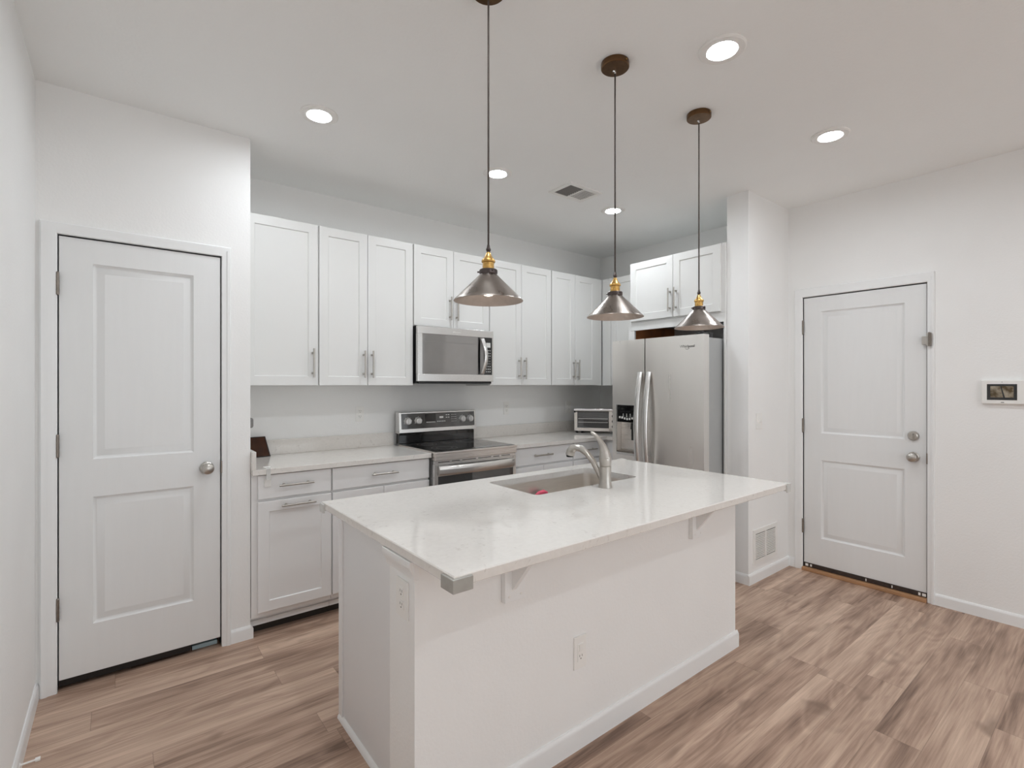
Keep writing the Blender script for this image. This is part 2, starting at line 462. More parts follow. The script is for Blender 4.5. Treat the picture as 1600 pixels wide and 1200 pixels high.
r = struct_root('window_3', (XW, -1.9, .55))  # window added on the unseen part of this wall for light
mb = MB()
for y0, y1, z0, z1 in ((-3.0, -2.95, .55, 2.25), (-.85, -.8, .55, 2.25), (-3.0, -.8, .55, .6), (-3.0, -.8, 2.2, 2.25), (-1.925, -1.875, .55, 2.25)):
    mb.box(XW + .05, XW + .09, y0, y1, z0, z1, .004)
build('window_frame', mb, 'trim', r)
r = struct_root('window_4', (XL, -2.4, .1))  # patio door added on the unseen left wall for light
mb = MB()
for y0, y1, z0, z1 in ((-3.6, -3.53, .1, 2.2), (-1.27, -1.2, .1, 2.2), (-3.6, -1.2, .1, .18), (-3.6, -1.2, 2.12, 2.2), (-2.44, -2.36, .1, 2.2)):
    mb.box(XL - .09, XL - .05, y0, y1, z0, z1, .004)
build('window_frame', mb, 'trim', r)

t = thing('curtain', 'long grey curtain added for reflections by the right window behind the camera', 'curtain', (4.04, -.75, 1.2))  # unseen curtain, added to show up in the appliance reflections
mb = MB(); rw = []
for i in range(61):
    y = -1.02 + .55 * i / 60; x = 4.04 + .022 * math.sin(i * .8)
    rw.append([mb.bm.verts.new((x, y, z)) for z in (.25, 2.35)] + [mb.bm.verts.new((x + .003, y, z)) for z in (2.35, .25)])
for A_, B_ in zip(rw, rw[1:]):
    for k in range(4): mb._f([A_[k], A_[(k + 1) % 4], B_[(k + 1) % 4], B_[k]])
build('fabric', mb, 'curtain', t)
build('curtain_rod', MB().tube([(4.04, -3.1, 2.36), (4.04, -.42, 2.36)], .012, 12), 'dark_nickel', t)
for y in (-3.0, -.5): build('rod_bracket', MB().box(4.03, XW, y - .01, y + .01, 2.345, 2.372), 'dark_nickel', t)

def baseboard(name, poly_pts, h=.072, t=.013):
    """boards along wall segments: (x0,y0,x1,y1,nx,ny)"""
    mb = MB()
    for x0, y0, x1, y1, nx, ny in poly_pts:
        prof = [(0, 0), (t, 0), (t, h - .016), (t * .55, h - .006), (t * .35, h), (0, h)]
        a = []; b = []
        for d, z in prof:
            a.append(mb.bm.verts.new((x0 + nx * d, y0 + ny * d, z))); b.append(mb.bm.verts.new((x1 + nx * d, y1 + ny * d, z)))
        mb._f(a); mb._f(b)
        for i in range(len(prof)):
            j = (i + 1) % len(prof); mb._f([a[i], a[j], b[j], b[i]])
    return struct(name, mb, 'trim')
baseboard('baseboard_left', [(XL, -1.2, XL, Y1, 1, 0)])
baseboard('baseboard_pantry', [(.4815, Y1, XP, Y1, 0, -1), (XP, Y1 - .013, XP, 3.1, 1, 0)])
baseboard('baseboard_column', [(XC - .013, YC, XW, YC, 0, -1), (XC, YC, XC, 1.876, -1, 0)])
baseboard('baseboard_right', [(XW, YR, XW, .826, -1, 0), (XW, 1.667, XW, YC, -1, 0)])

def casing(name, axis, pos, a0, a1, top, outa0, outa1, outtop):
    """door casing: stepped profile swept round the opening, mitred"""
    prof = [(0.0, .004), (.08, .010), (.5, .012), (.62, .017), (.9, .018), (1.0, .012), (1.0, 0)]
    mb = MB(); rows = []
    for t, d in prof:
        l = a0 + (outa0 - a0) * t; r = a1 + (outa1 - a1) * t; tp = top + (outtop - top) * t
        pts = [(l, 0), (l, tp), (r, tp), (r, 0)]
        rows.append([mb.bm.verts.new((p, pos - d, z) if axis == 'y' else (pos - d, p, z)) for p, z in pts])
    # jamb inside the opening
    l, r, tp = a0, a1, top
    rows.insert(0, [mb.bm.verts.new((p, pos + .07, z) if axis == 'y' else (pos + .07, p, z)) for p, z in [(l, 0), (l, tp), (r, tp), (r, 0)]])
    for A_, B_ in zip(rows, rows[1:]):
        for k in range(3): mb._f([A_[k], A_[k + 1], B_[k + 1], B_[k]])
    return struct(name, mb, 'trim')
casing('trim_1', 'y', Y1, PD0, PD1, PDT, XL + .014, .4815, 2.15)
casing('trim_2', 'x', XW, RD0, RD1, RDT, .826, 1.667, 2.137)

RAISED = [(.002, -.004), (.012, -.012), (.016, -.0125), (.042, -.003), (.046, -.002)]
# pantry door
d1 = struct_root('door_1', ((PD0 + PD1) / 2, Y1, 0))
mb = MB().relief(Py(Y1 + .004), PD0 + .004, PD1 - .004, .05, PDT - .005, [(-.092, .312, .278, .878), (-.092, .312, 1.056, 1.98)], RAISED, .035)
build('door_panel', mb, 'door', d1)
def hinge(parent, p, axis, L=.1):
    """knuckle and leaf; axis y: on a wall looking to -y"""
    x, y, z = p
    mb = MB().lathe([(.0, -L / 2 - .004), (.004, -L / 2 - .003), (.0062, -L / 2), (.0062, L / 2), (.004, L / 2 + .003), (0, L / 2 + .005)], (x, y, z), 'z', 12)
    for k in (-.3, -.1, .1, .3):
        mb.lathe([(.0068, k * L - .0012), (.0068, k * L + .0012)], (x, y, z), 'z', 12)
    if axis == 'y': mb.box(x - .011, x - .001, y + .003, y + .006, z - L / 2, z + L / 2)
    else: mb.box(x + .003, x + .006, y + .001, y + .011, z - L / 2, z + L / 2)
    return build('hinge', mb, 'dark_nickel', parent)
build('sweep_or_gap_shade', MB().box(PD0 + .006, .30, Y1 + .018, Y1 + .03, .016, .0495), 'black', d1)  # black strip added to keep the gap under the pantry door in shade
for z in (1.872, 1.128, .379): hinge(d1, (PD0 + .001, Y1 - .007, z), 'y')
def knob(parent, p, axis, name='door_knob', key=False):
    s = -1
    prof = [(0, 0), (.033, 0), (.033, s * .006), (.028, s * .011), (.014, s * .013), (.011, s * .02), (.013, s * .028), (.024, s * .034), (.029, s * .045), (.027, s * .056), (.018, s * .062), (0, s * .0635)]
    mb = MB().lathe(prof, p, axis, 32, cap=False)
    if key:
        x, y, z = p
        mb.box(x - .066, x - .062, y - .012, y + .012, z - .003, z + .003)
    return build(name, mb, 'nickel', parent)
knob(d1, (.371, Y1 + .004, .968), 'y')
build('latch_strike', MB().box(PD1 - .003, PD1 + .006, Y1 - .0095, Y1 + .03, .935, 1.0, .001), 'dark_nickel', d1)

# entry door
d2 = struct_root('door_2', (XW, (RD0 + RD1) / 2, 0))
mb = MB().relief(Px(XW + .006), RD0 + .004, RD1 - .004, .056, RDT - .006, [(.985, 1.49, .258, .845), (.985, 1.49, 1.045, 1.955)], RAISED, .04)
build('door_panel', mb, 'door', d2)
for z in (1.845, 1.098, .334): hinge(d2, (XW - .008, RD1 - .002, z), 'x')
knob(d2, (XW + .006, .938, .932), 'x', key=True)
mb = MB().lathe([(0, 0), (.031, 0), (.031, -.008), (.026, -.016), (.022, -.019), (0, -.019)], (XW + .006, .938, 1.071), 'x', 32, cap=False)
mb.lathe([(.012, -.019), (.012, -.023), (0, -.023)], (XW + .006, .938, 1.071), 'x', 20, cap=False)
mb.box(XW - .036, XW - .014, .934, .942, 1.055, 1.087, .002)
build('deadbolt', mb, 'nickel', d2)
mb = MB().box(XW - .0, XW + .04, RD0 + .004, RD1 - .004, .026, .056, .003)
build('sweep_or_gap_shade', mb, 'sweep', d2)
mb = MB()
for y, l in ((.872, .02), (.9, .012), (1.575, .02), (1.55, .012), (1.2, .006), (1.05, .006)):
    mb.box(XW - .0012, XW + .002, y, y + l, .032, .05)
build('worn_paint', mb, 'white_plastic', d2)
build('threshold', MB().box(XW - .03, XW + .07, RD0, RD1, 0, .024, .004), 'threshold', d2)
build('latch_strike', MB().box(XW - .012, XW + .02, RD0 - .004, RD0 + .003, .895, .965, .001), 'dark_nickel', d2)
# flip guard lock on the casing
t = thing('flip_lock', 'small nickel flip guard lock on the entry door casing above the deadbolt', 'lock', (XW, .86, 1.70))
mb = MB().box(XW - .024, XW - .018, .838, .866, 1.66, 1.742, .001)
build('base_plate', mb, 'nickel', t)
mb = MB().box(XW - .027, XW - .004, .862, .889, 1.668, 1.722, .002)
build('flip_arm', mb, 'nickel', t)
mb = MB().lathe([(0, -.045), (.006, -.044), (.006, .045), (0, .046)], (XW - .03, .85, 1.70), 'z', 12, cap=False)
mb.box(XW - .036, XW - .024, .838, .845, 1.662, 1.742, .001)
build('knuckle', mb, 'dark_nickel', t)

# ------------------------------------------------------------------ cabinets
SH = [(.0035, -.0055), (.006, -.006)]
def bar_pull(parent, p, length, axis, out):
    """bar handle; p = centre on the face; out = unit vector out of the face"""
    p = Vector(p); o = Vector(out); a = Vector({'z': (0, 0, 1), 'x': (1, 0, 0), 'y': (0, 1, 0)}[axis])
    c = p + o * .031
    mb = MB().tube([c - a * length / 2, c - a * length / 2 * .985, c + a * length / 2 * .985, c + a * length / 2], [.0045, .0062, .0062, .0045], 12)
    for s in (-1, 1):
        q = a * s * length * .35
        mb.tube([p + q, p + q + o * .031], .0048, 10)
        mb.tube([p + q, p + q + o * .003], .008, 10)
    return build('handle', mb, 'nickel', parent)

def shaker(parent, P, u0, u1, w0, w1, m, rail=.057, name='door', g=.0015):
    u0 += g; u1 -= g
    mb = MB().relief(P, u0, u1, w0, w1, [(u0 + rail, u1 - rail, w0 + rail, w1 - rail)], [(.004, -.007), (.006, -.0075)], .019, .0015)
    return build(name, mb, m, parent)

UY, UZ0, UZ1 = 3.30, 1.400, 2.443
def upper(label, x0, x1, splits, z0=UZ0, hz=(1.455, 1.64), handles=(), bottom_lip=True, doors_to=None):
    t = thing('upper_cabinet', label, 'cabinet', ((x0 + x1) / 2, 3.48, z0), group='white shaker wall cabinets')
    mb = MB().box(x0 + .0008, x1 - .0008, UY + .0215, YB - .0015, z0, UZ1, .001)
    build('body', mb, 'upper', t)
    xs = [x0 + .003] + list(splits) + [(doors_to or x1) - .003]
    for i in range(len(xs) - 1):
        d = shaker(t, Py(UY), xs[i], xs[i + 1], z0 + .004, UZ1 - .006, 'upper')
        hx = handles[i]
        bar_pull(d, (hx, UY, (hz[0] + hz[1]) / 2), hz[1] - hz[0], 'z', (0, -1, 0))
    return t
upper('single-door white wall cabinet next to the pantry wall, leftmost of the row', XP + .002, 1.018, [], handles=[.981])
upper('two-door white wall cabinet on the left side of the microwave', 1.018, 1.693, [1.347], handles=[1.318, 1.376])
upper('short white wall cabinet directly above the microwave', 1.693, 2.376, [2.034], z0=1.840, hz=(1.90, 2.08), handles=[2.000, 2.060])
upper('two-door white wall cabinet on the right side of the microwave', 2.376, 3.064, [2.714], handles=[2.684, 2.744])
upper('two-door white wall cabinet nearest the inner corner', 3.064, 3.755, [3.366], handles=[3.338, 3.394], doors_to=3.66)
# corner cabinet on the refrigerator wall
UX = 3.76
t = thing('upper_cabinet', 'white wall cabinet in the corner, partly behind the refrigerator', 'cabinet', (3.94, 3.03, UZ0), group='white shaker wall cabinets')
mb = MB().box(UX + .0215, XW - .001, 2.757, UY + .018, UZ0, UZ1, .001)
build('body', mb, 'upper', t)
shaker(t, Px(UX), 2.762, 3.205, UZ0 + .004, UZ1 - .006, 'upper')
build('filler_strip', MB().box(UX + .003, UX + .0213, 3.21, UY + .018, UZ0, UZ1, .001), 'upper', t)
# cabinet over the refrigerator
FX = 3.44
t = thing('refrigerator_cabinet', 'deep two-door white cabinet above the refrigerator', 'cabinet', (3.8, 2.3, 1.93), group='white shaker wall cabinets')
build('body', MB().box(FX + .0205, XW - .001, 1.878, 2.733, 1.935, UZ1, .001), 'upper', t)
for u0, u1, hy in ((1.908, 2.304, 2.274), (2.304, 2.722, 2.328)):
    d = shaker(t, Px(FX), u0, u1, 1.945, UZ1 - .006, 'upper')
    bar_pull(d, (FX, hy, 2.08), .185, 'z', (-1, 0, 0))
mb = MB().box(FX + .0205, FX + .0385, 1.878, 2.733, 1.868, 1.934, .001).box(FX + .0205, FX + .0385, 1.878, 1.893, .004, 1.868, .001)
build('face_frame', mb, 'upper', t)
t = thing('side_panel', 'tall white refrigerator end panel with a raw wood inner side', 'panel', (3.8, 2.745, 0))
mb = MB().use('upper').box(FX + .04, XW - .001, 2.745, 2.755, 0.002, 1.93)
mb.use('brown_wood').box(FX + .04, XW - .001, 2.7345, 2.745, 0.002, 1.93)
build('panel', mb, None, t)
build('front_stile', MB().box(FX + .0205, FX + .0385, 2.692, 2.755, 1.772, 1.867, .001).box(FX + .0205, FX + .0385, 2.7345, 2.755, .002, 1.772), 'upper', t)

# lower cabinets
BY, CT0, CT1 = 3.05, .907, .937
def lower_body(t, x0, x1, left_stile=False):
    mb = MB().box(x0 + .0008, x1 - .0008, BY + .0205, YB - .0015, .105, CT0, .001)
    mb.box(x0 + .0008, x1 - .0008, BY + .065, YB - .0015, .075, .106)
    build('body', mb, 'lower', t)
    mb = MB().box(x0 + .0008, x1 - .0008, BY + .052, BY + .066, .05, .078, .002)
    build('toe_trim', mb, 'island', t)
    build('plinth', MB().box(x0 + .0008, x1 - .0008, BY + .09, YB - .0015, 0.001, .075), 'toe_shade', t)  # dark colour stands for the shadow under the toe trim
def slab_drawer(t, u0, u1, w0, w1, hx, hl):
    d = build('drawer', MB().relief(Py(BY), u0, u1, w0, w1, [(u0 + .02, u1 - .02, w0 + .02, w1 - .02)], [(.0, 0.0)], .019, .0015), 'lower', t)
    if hx is not None: bar_pull(d, (hx, BY, (w0 + w1) / 2 + .004), hl, 'x', (0, -1, 0))
    return d
t = thing('base_cabinet', 'grey base cabinet with one drawer over a pull-out door, by the pantry wall', 'cabinet', (.8, 3.35, 0), group='grey base cabinets along the back wall')
lower_body(t, XP + .002, 1.019)
slab_drawer(t, .613, 1.014, .768, .900, .812, .19)
d = shaker(t, Py(BY), .612, 1.0155, .135, .752, 'lower', g=0)
bar_pull(d, (.824, BY, .722), .19, 'x', (0, -1, 0))
t = thing('base_cabinet', 'grey base cabinet with a wide drawer over two doors, left side of the range', 'cabinet', (1.36, 3.35, 0), group='grey base cabinets along the back wall')
lower_body(t, 1.019, 1.688)
slab_drawer(t, 1.024, 1.684, .768, .900, 1.353, .18)
shaker(t, Py(BY), 1.0235, 1.354, .135, .752, 'lower'); shaker(t, Py(BY), 1.354, 1.6855, .135, .752, 'lower')
t = thing('base_cabinet', 'grey base cabinet with a wide drawer over two doors, right side of the range', 'cabinet', (2.75, 3.35, 0), group='grey base cabinets along the back wall')
lower_body(t, 2.418, 3.084)
slab_drawer(t, 2.424, 3.079, .764, .901, 2.722, .20)
shaker(t, Py(BY), 2.4235, 2.742, .135, .748, 'lower'); shaker(t, Py(BY), 2.742, 3.0805, .135, .748, 'lower')
t = thing('base_cabinet', 'narrow grey base cabinet in the inner corner beside the refrigerator', 'cabinet', (3.3, 3.35, 0), group='grey base cabinets along the back wall')
lower_body(t, 3.084, 3.50)
slab_drawer(t, 3.092, 3.48, .764, .901, 3.26, .2)
shaker(t, Py(BY), 3.0915, 3.4815, .135, .748, 'lower')
t = thing('base_cabinet', 'white-sided base cabinet between the corner and the refrigerator', 'cabinet', (3.8, 2.9, 0), group='grey base cabinets along the back wall')
mb = MB().box(3.52, XW - .001, 2.757, 3.648, .105, CT0).box(3.58, XW - .001, 2.757, 3.648, .001, .105)
build('body', mb, 'lower', t)

def slab_poly(poly, z0, z1, bev=.002):
    return MB().prism(poly, 'z', z0, z1, bev)
# countertops on the back wall, with their upstands
t = thing('countertop', 'white quartz countertop between the pantry wall and the range', 'countertop', (1.13, 3.35, CT0))
build('slab', MB().box(XP + .002, 1.692, 3.03, YB - .001, CT0, CT1, .002), 'quartz', t)
mb = MB().box(XP + .022, 1.692, YB - .02, YB - .001, CT1, CT1 + .1, .0015)
build('backsplash', mb, 'quartz', t)
build('side_splash', MB().box(XP + .001, XP + .021, 3.032, YB - .001, CT1, CT1 + .1, .0015), 'quartz', t)
t = thing('countertop', 'white quartz corner countertop under the toaster oven', 'countertop', (3.2, 3.35, CT0))
build('slab', slab_poly([(2.416, 3.03), (3.49, 3.03), (3.49, 2.757), (XW - .002, 2.757), (XW - .002, YB - .001), (2.416, YB - .001)], CT0, CT1), 'quartz', t)
build('backsplash', MB().box(2.416, XW - .002, YB - .02, YB - .001, CT1, CT1 + .1, .0015), 'quartz', t)
build('side_splash', MB().box(XW - .021, XW - .002, 2.757, YB - .021, CT1, CT1 + .1, .0015), 'quartz', t)

# ------------------------------------------------------------------ microwave over the range
MX0, MX1, MY, MZ0, MZ1 = 1.700, 2.374, 3.245, 1.415, 1.838
t = thing('microwave', 'stainless over-the-range microwave with a dark window and curved handle', 'microwave', (2.03, 3.44, MZ0))
mb = MB().use('black').box(MX0, MX1, MY + .03, YB - .002, MZ0 + .004, MZ1, .002)
mb.use('steel_side').box(MX0 + .01, MX1 - .01, MY + .035, YB - .02, MZ0 - .001, MZ0 + .006)
build('body', mb, None, t)
mb = MB().use('steel_light')
# door frame around the glass, as four members
gx0, gx1, gz0, gz1 = MX0 + .035, MX1 - .012, 1.487, 1.782
mb.box(MX0, MX1, MY, MY + .03, gz1, MZ1 - .001, .003)
mb.box(MX0, MX1, MY, MY + .03, MZ0 + .018, gz0, .003)
mb.box(MX0, gx0, MY + .0005, MY + .03, gz0, gz1)
mb.box(gx1, MX1, MY + .0005, MY + .03, gz0, gz1)
f = build('door_frame', mb, None, t)
mb = MB().use('mw_glass').box(gx0, 2.283, MY + .003, MY + .02, gz0, gz1)
build('window', mb, None, t)
# inner lighter screen outline of the window
mb = MB()
for x0, x1, z0, z1 in ((gx0 + .01, 2.245, 1.512, 1.514), (gx0 + .01, 2.245, 1.725, 1.727), (gx0 + .01, gx0 + .012, 1.512, 1.727), (2.243, 2.245, 1.512, 1.727)):
    mb.box(x0, x1, MY + .0022, MY + .0032, z0, z1)
build('window_outline', mb, 'mark', t)
mb = MB().use('black_gloss').box(2.287, gx1, MY + .003, MY + .02, gz0, gz1)
cp = build('control_panel', mb, None, t)
mb = MB().box(2.306, 2.346, MY + .0018, MY + .0035, 1.705, 1.742)
build('display', mb, 'mark_white', cp)
for r in range(9):
    for c in range(3):
        z = 1.682 - r * .021
        s = .0035 if r in (3, 4, 5) else .0055
        mb = MB().box(2.304 + c * .017, 2.304 + c * .017 + s * 1.6, MY + .0018, MY + .0035, z - s, z)
        build('key', mb, 'mark_white', cp)
mb = MB()
pts = []
for i in range(15):
    q = i / 14
    z = 1.495 + q * .275
    pts.append((2.262 + .012 * math.sin(math.pi * q), MY - .012 - .034 * math.sin(math.pi * q), z))
mb.tube(pts, .016, 12, flat=.35, flat_dir=(0, 1, 0))
mb.box(2.252, 2.272, MY - .014, MY + .004, 1.495, 1.51).box(2.252, 2.272, MY - .014, MY + .004, 1.755, 1.77)
build('handle', mb, 'steel_light', t)
build('handle_recess', MB().box(2.226, 2.246, MY + .0012, MY + .0032, gz0 + .002, gz1 - .002), 'black_gloss', t)
text_mesh('logo', 'Whirlpool', .017, 'mark_white', t, (2.03, MY - .0003, 1.801), (1, 0, 0), (0, 0, 1))
build('vent_grille', MB().box(MX0 + .012, MX1 - .012, MY + .012, MY + .03, MZ0 + .001, MZ0 + .0175, .001), 'black', t)

# ------------------------------------------------------------------ range
RX0, RX1 = 1.697, 2.411
t = thing('range', 'stainless freestanding electric range with a black glass cooktop', 'stove', (2.05, 3.3, 0))
mb = MB().use('steel_side').box(RX0 + .004, RX1 - .004, 3.045, 3.63, .03, .925)
mb.use('black').box(RX0 + .03, RX1 - .03, 3.09, 3.6, 0.0, .03)
build('body', mb, None, t)
mb = MB().use('steel').box(RX0, RX1, 2.985, 3.56, .928, .946, .003)
mb.use('black_gloss').box(RX0 + .012, RX1 - .012, 3.003, 3.548, .9455, .9485)
ck = build('cooktop', mb, None, t)
for cx, cy, r in ((1.87, 3.16, .095), (2.24, 3.16, .075), (1.87, 3.42, .075), (2.24, 3.42, .095), (2.055, 3.44, .05)):
    mb = MB()
    for rr in (r, r * .62):
        mb.lathe([(rr, .9486), (rr, .9489), (rr - .002, .9489), (rr - .002, .9486)], (cx, cy, 0), 'z', 40, cap=False)
    build('burner', mb, 'mark', ck)
mb = MB().use('steel').box(RX0, RX1, 2.990, 3.045, .886, .929, .004)
build('front_rail', mb, None, t)
# vent strip with slots
mb = MB().use('steel_light').box(RX0 + .003, RX1 - .003, 3.002, 3.045, .862, .884, .002)
mb.use('slot')
x = RX0 + .03
for L_ in (.09, .065, .115, .115, .055, .08):
    mb.box(x, x + L_, 3.0005, 3.004, .871, .876); x += L_ + .021
build('vent_strip', mb, None, t)
mb = MB().use('steel_light')
ox0, ox1, oz0, oz1 = RX0 + .03, RX1 - .028, .40, .775
mb.box(RX0, ox0, 3.0, 3.045, .20, .862, .003).box(ox1, RX1, 3.0, 3.045, .20, .862, .003)
mb.box(ox0, ox1, 3.0, 3.045, .20, oz0, .003).box(ox0, ox1, 3.0, 3.045, oz1, .862, .003)
dr = build('oven_door', mb, None, t)
build('oven_window', MB().box(ox0, ox1, 3.004, 3.03, oz0, oz1), 'oven_glass', dr)
# wide bowed handle along the top of the door
pts = [(ox0 + .004 + (ox1 - ox0 - .008) * i / 20, 3.0 - .012 - .03 * math.sin(math.pi * i / 20) ** .6, .812) for i in range(21)]
mb = MB().tube(pts, .031, 12, flat=1.0, flat_dir=(0, 0, 1)) if False else MB()
rows = []
for i in range(21):
    q = i / 20; y = 3.0 - .012 - .026 * math.sin(math.pi * q) ** .7
    x = ox0 + (ox1 - ox0) * q
    rows.append([mb.bm.verts.new((x, y + dy, .818 + dz)) for dy, dz in ((.010, -.036), (-.002, -.034), (-.008, -.02), (-.010, 0), (-.008, .018), (0.0, .028), (.010, .030))])
for a, b in zip(rows, rows[1:]):
    for k in range(7): mb._f([a[k], a[(k + 1) % 7], b[(k + 1) % 7], b[k]])
mb._f(rows[0]); mb._f(rows[-1])
for xx in (ox0 + .001, ox1 - .021): mb.box(xx, xx + .02, 2.995, 3.003, .80, .83)
build('handle', mb, 'steel_light', dr)
build('storage_drawer', MB().box(RX0, RX1, 3.0, 3.045, .04, .192, .004), 'steel_light', t)
# back guard
mb = MB().use('black_gloss').box(RX0 + .012, RX1 - .004, 3.572, 3.618, .946, 1.045, .003)
build('back_panel', mb, None, t)
mb = MB()
# slightly tilted console: prism in y-z
prof = [(3.545, 1.033), (3.556, 1.19), (3.562, 1.194), (3.62, 1.194), (3.62, 1.03), (3.56, 1.026)]
mb.use('steel_light').prism([(a, b) for a, b in prof], 'x', RX0 + .004, RX1, .002)
con = build('console', mb, None, t)
def cface(z): return 3.545 + (z - 1.033) / (1.19 - 1.033) * .011
mb = MB()
q = [(RX0 + .022, 1.062), (RX1 - .016, 1.062), (RX1 - .016, 1.182), (RX0 + .022, 1.182)]
lo = [mb.bm.verts.new((x, cface(z) - .0015, z)) for x, z in q]; hi = [mb.bm.verts.new((x, cface(z) + .004, z)) for x, z in q]
mb._f(lo); mb._f(hi)
for i in range(4): mb._f([lo[i], lo[(i + 1) % 4], hi[(i + 1) % 4], hi[i]])
cg = build('control_glass', mb, 'ctl', con)
for kx in (1.772, 1.862, 2.273, 2.350):
    mb = MB().use('knob').lathe([(0, -.024), (.020, -.024), (.0245, -.020), (.027, -.004), (.030, -.002), (.030, .002), (0, .002)], (kx, cface(1.122), 1.122), 'y', 28, cap=False)
    mb.box(kx - .0045, kx + .0045, cface(1.122) - .032, cface(1.122) - .022, 1.104, 1.140, .0015)
    k_ = build('control_knob', mb, None, con)
    mb = MB()
    for i in range(7):
        a = math.radians(-30 + 40 * i)
        mb.lathe([(.0022, -.0006), (.0022, .0)], (kx + .034 * math.cos(a), cface(1.122) - .0022, 1.122 + .034 * math.sin(a)), 'y', 8)
    build('dial_marks', mb, 'mark_white', k_)
def keypad(items):
    mb = MB()
    for x0, x1, z0, z1 in items: mb.box(x0, x1, cface(z0) - .0024, cface(z0) - .001, z0, z1)
    return build('printed_controls', mb, 'mark_white', cg)
keypad([(1.935 + c * .014, 1.945 + c * .014, z, z + .007) for z in (1.128, 1.105) for c in range(6)])
keypad([(2.168 + c * .013, 2.173 + c * .013, 1.105 + r * .018, 1.11 + r * .018) for r in range(4) for c in range(4)])
keypad([(2.03 + c * .017, 2.041 + c * .017, 1.108, 1.115) for c in range(5)])
build('clock', MB().box(2.055, 2.09, cface(1.136) - .0024, cface(1.136) - .001, 1.136, 1.152), 'mark_white', cg)
keypad([(2.115 + c * .02, 2.128 + c * .02, z, z + .006) for z in (1.138, 1.158) for c in range(2)])
build('display', MB().box(1.925, 2.02, cface(1.12) - .0022, cface(1.12) - .001, 1.095, 1.175), 'black_gloss', cg)

# ------------------------------------------------------------------ refrigerator
t = thing('refrigerator', 'stainless side-by-side refrigerator with water dispenser in the wall recess', 'refrigerator', (3.6, 2.31, 0))
fy0, fy1, fz1 = 1.903, 2.724, 1.752
mb = MB().use('steel_side').box(3.29, 4.02, fy0 + .004, fy1 - .004, .03, 1.745, .004)
mb.use('black').box(3.32, 3.98, fy0 + .03, fy1 - .03, 0.0, .03)
build('body', mb, None, t)
def fdoor(y0, y1, name, cut=None):
    """stainless door with a gently bowed face"""
    mb = MB(); n = 16
    X0 = 3.205; rows = []
    for i in range(n + 1):
        y = y0 + (y1 - y0) * i / n
        yc = (fy0 + fy1) / 2; bow = .010 * ((y - yc) / ((fy1 - fy0) / 2)) ** 2
        rows.append((y, X0 + bow))
    zs = [.06, 1.765] if cut is None else [.06, cut[2], cut[3], 1.765]
    def xat(y):
        yc = (fy0 + fy1) / 2; return X0 + .010 * ((y - yc) / ((fy1 - fy0) / 2)) ** 2
    ys = [r[0] for r in rows]
    if cut: ys = sorted(set(ys) | {cut[0], cut[1]})
    for a, b in zip(ys, ys[1:]):
        for c, d in zip(zs, zs[1:]):
            m_ = (a + b) / 2; k_ = (c + d) / 2
            if cut and cut[0] < m_ < cut[1] and cut[2] < k_ < cut[3]: continue
            mb._f([mb.bm.verts.new(p) for p in ((xat(a), a, c), (xat(b), b, c), (xat(b), b, d), (xat(a), a, d))])
    XB = 3.282
    for a, b in zip(ys, ys[1:]):
        for z in (zs[0], zs[-1]):
            mb._f([mb.bm.verts.new(p) for p in ((xat(a), a, z), (xat(b), b, z), (XB, b, z), (XB, a, z))])
    for y in (ys[0], ys[-1]):
        mb._f([mb.bm.verts.new(p) for p in ((xat(y), y, zs[0]), (XB, y, zs[0]), (XB, y, zs[-1]), (xat(y), y, zs[-1]))])
    mb._f([mb.bm.verts.new(p) for p in ((XB, ys[0], zs[0]), (XB, ys[-1], zs[0]), (XB, ys[-1], zs[-1]), (XB, ys[0], zs[-1]))])
    if cut:
        y0_, y1_, z0_, z1_ = cut; xr = X0 + .07
        for q in (((0, y0_, z0_), (1, y0_, z0_), (1, y0_, z1_), (0, y0_, z1_)), ((0, y1_, z0_), (1, y1_, z0_), (1, y1_, z1_), (0, y1_, z1_)),
                  ((0, y0_, z0_), (0, y1_, z0_), (1, y1_, z0_), (1, y0_, z0_)), ((0, y0_, z1_), (0, y1_, z1_), (1, y1_, z1_), (1, y0_, z1_)),
                  ((1, y0_, z0_), (1, y1_, z0_), (1, y1_, z1_), (1, y0_, z1_))):
            mb._f([mb.bm.verts.new((xat(y) if s == 0 else xr, y, z)) for s, y, z in q])
    bmesh.ops.remove_doubles(mb.bm, verts=mb.bm.verts, dist=1e-6)
    return build(name, mb, 'fridge_steel', t)
DSP = (2.462, 2.672, .862, 1.243)
dl = fdoor(2.397, fy1, 'freezer_door', DSP)
dR = fdoor(fy0, 2.389, 'refrigerator_door')
def fhandle(y, parent):
    pts = []
    for i in range(21):
        q = i / 20
        pts.append((3.196 - .055 * math.sin(math.pi * q) ** .8, y, .62 + q * .885))
    mb = MB().tube(pts, .021, 12, flat=.45, flat_dir=(1, 0, 0))
    return build('handle', mb, 'steel_light', parent)
fhandle(2.432, dl); fhandle(2.350, dR)
ds = build('water_dispenser', MB().use('black_gloss').box(3.212, 3.226, DSP[0], DSP[1], 1.105, DSP[3], .002), None, dl)
build('dispenser_cavity', MB().box(3.262, 3.274, DSP[0] + .001, DSP[1] - .001, DSP[2] + .001, 1.105), 'steel', dl)
mb = MB()
mb.lathe([(.0, 0), (.016, 0), (.02, -.05), (0, -.05)], (3.245, 2.54, 1.10), 'z', 16, cap=False)
mb.box(3.25, 3.262, 2.515, 2.56, .96, 1.05, .003)
build('dispenser_lever', mb, 'black', dl)
build('drip_tray', MB().box(3.204, 3.27, DSP[0] + .002, DSP[1] - .002, DSP[2], DSP[2] + .012, .002), 'dark_nickel', dl)
mb = MB()
for i in range(7):
    y = 2.645 - i * .025
    mb.box(3.2105, 3.2125, y - .008, y + .008, 1.13 + .006 * math.cos(i), 1.146 + .006 * math.cos(i), .001)
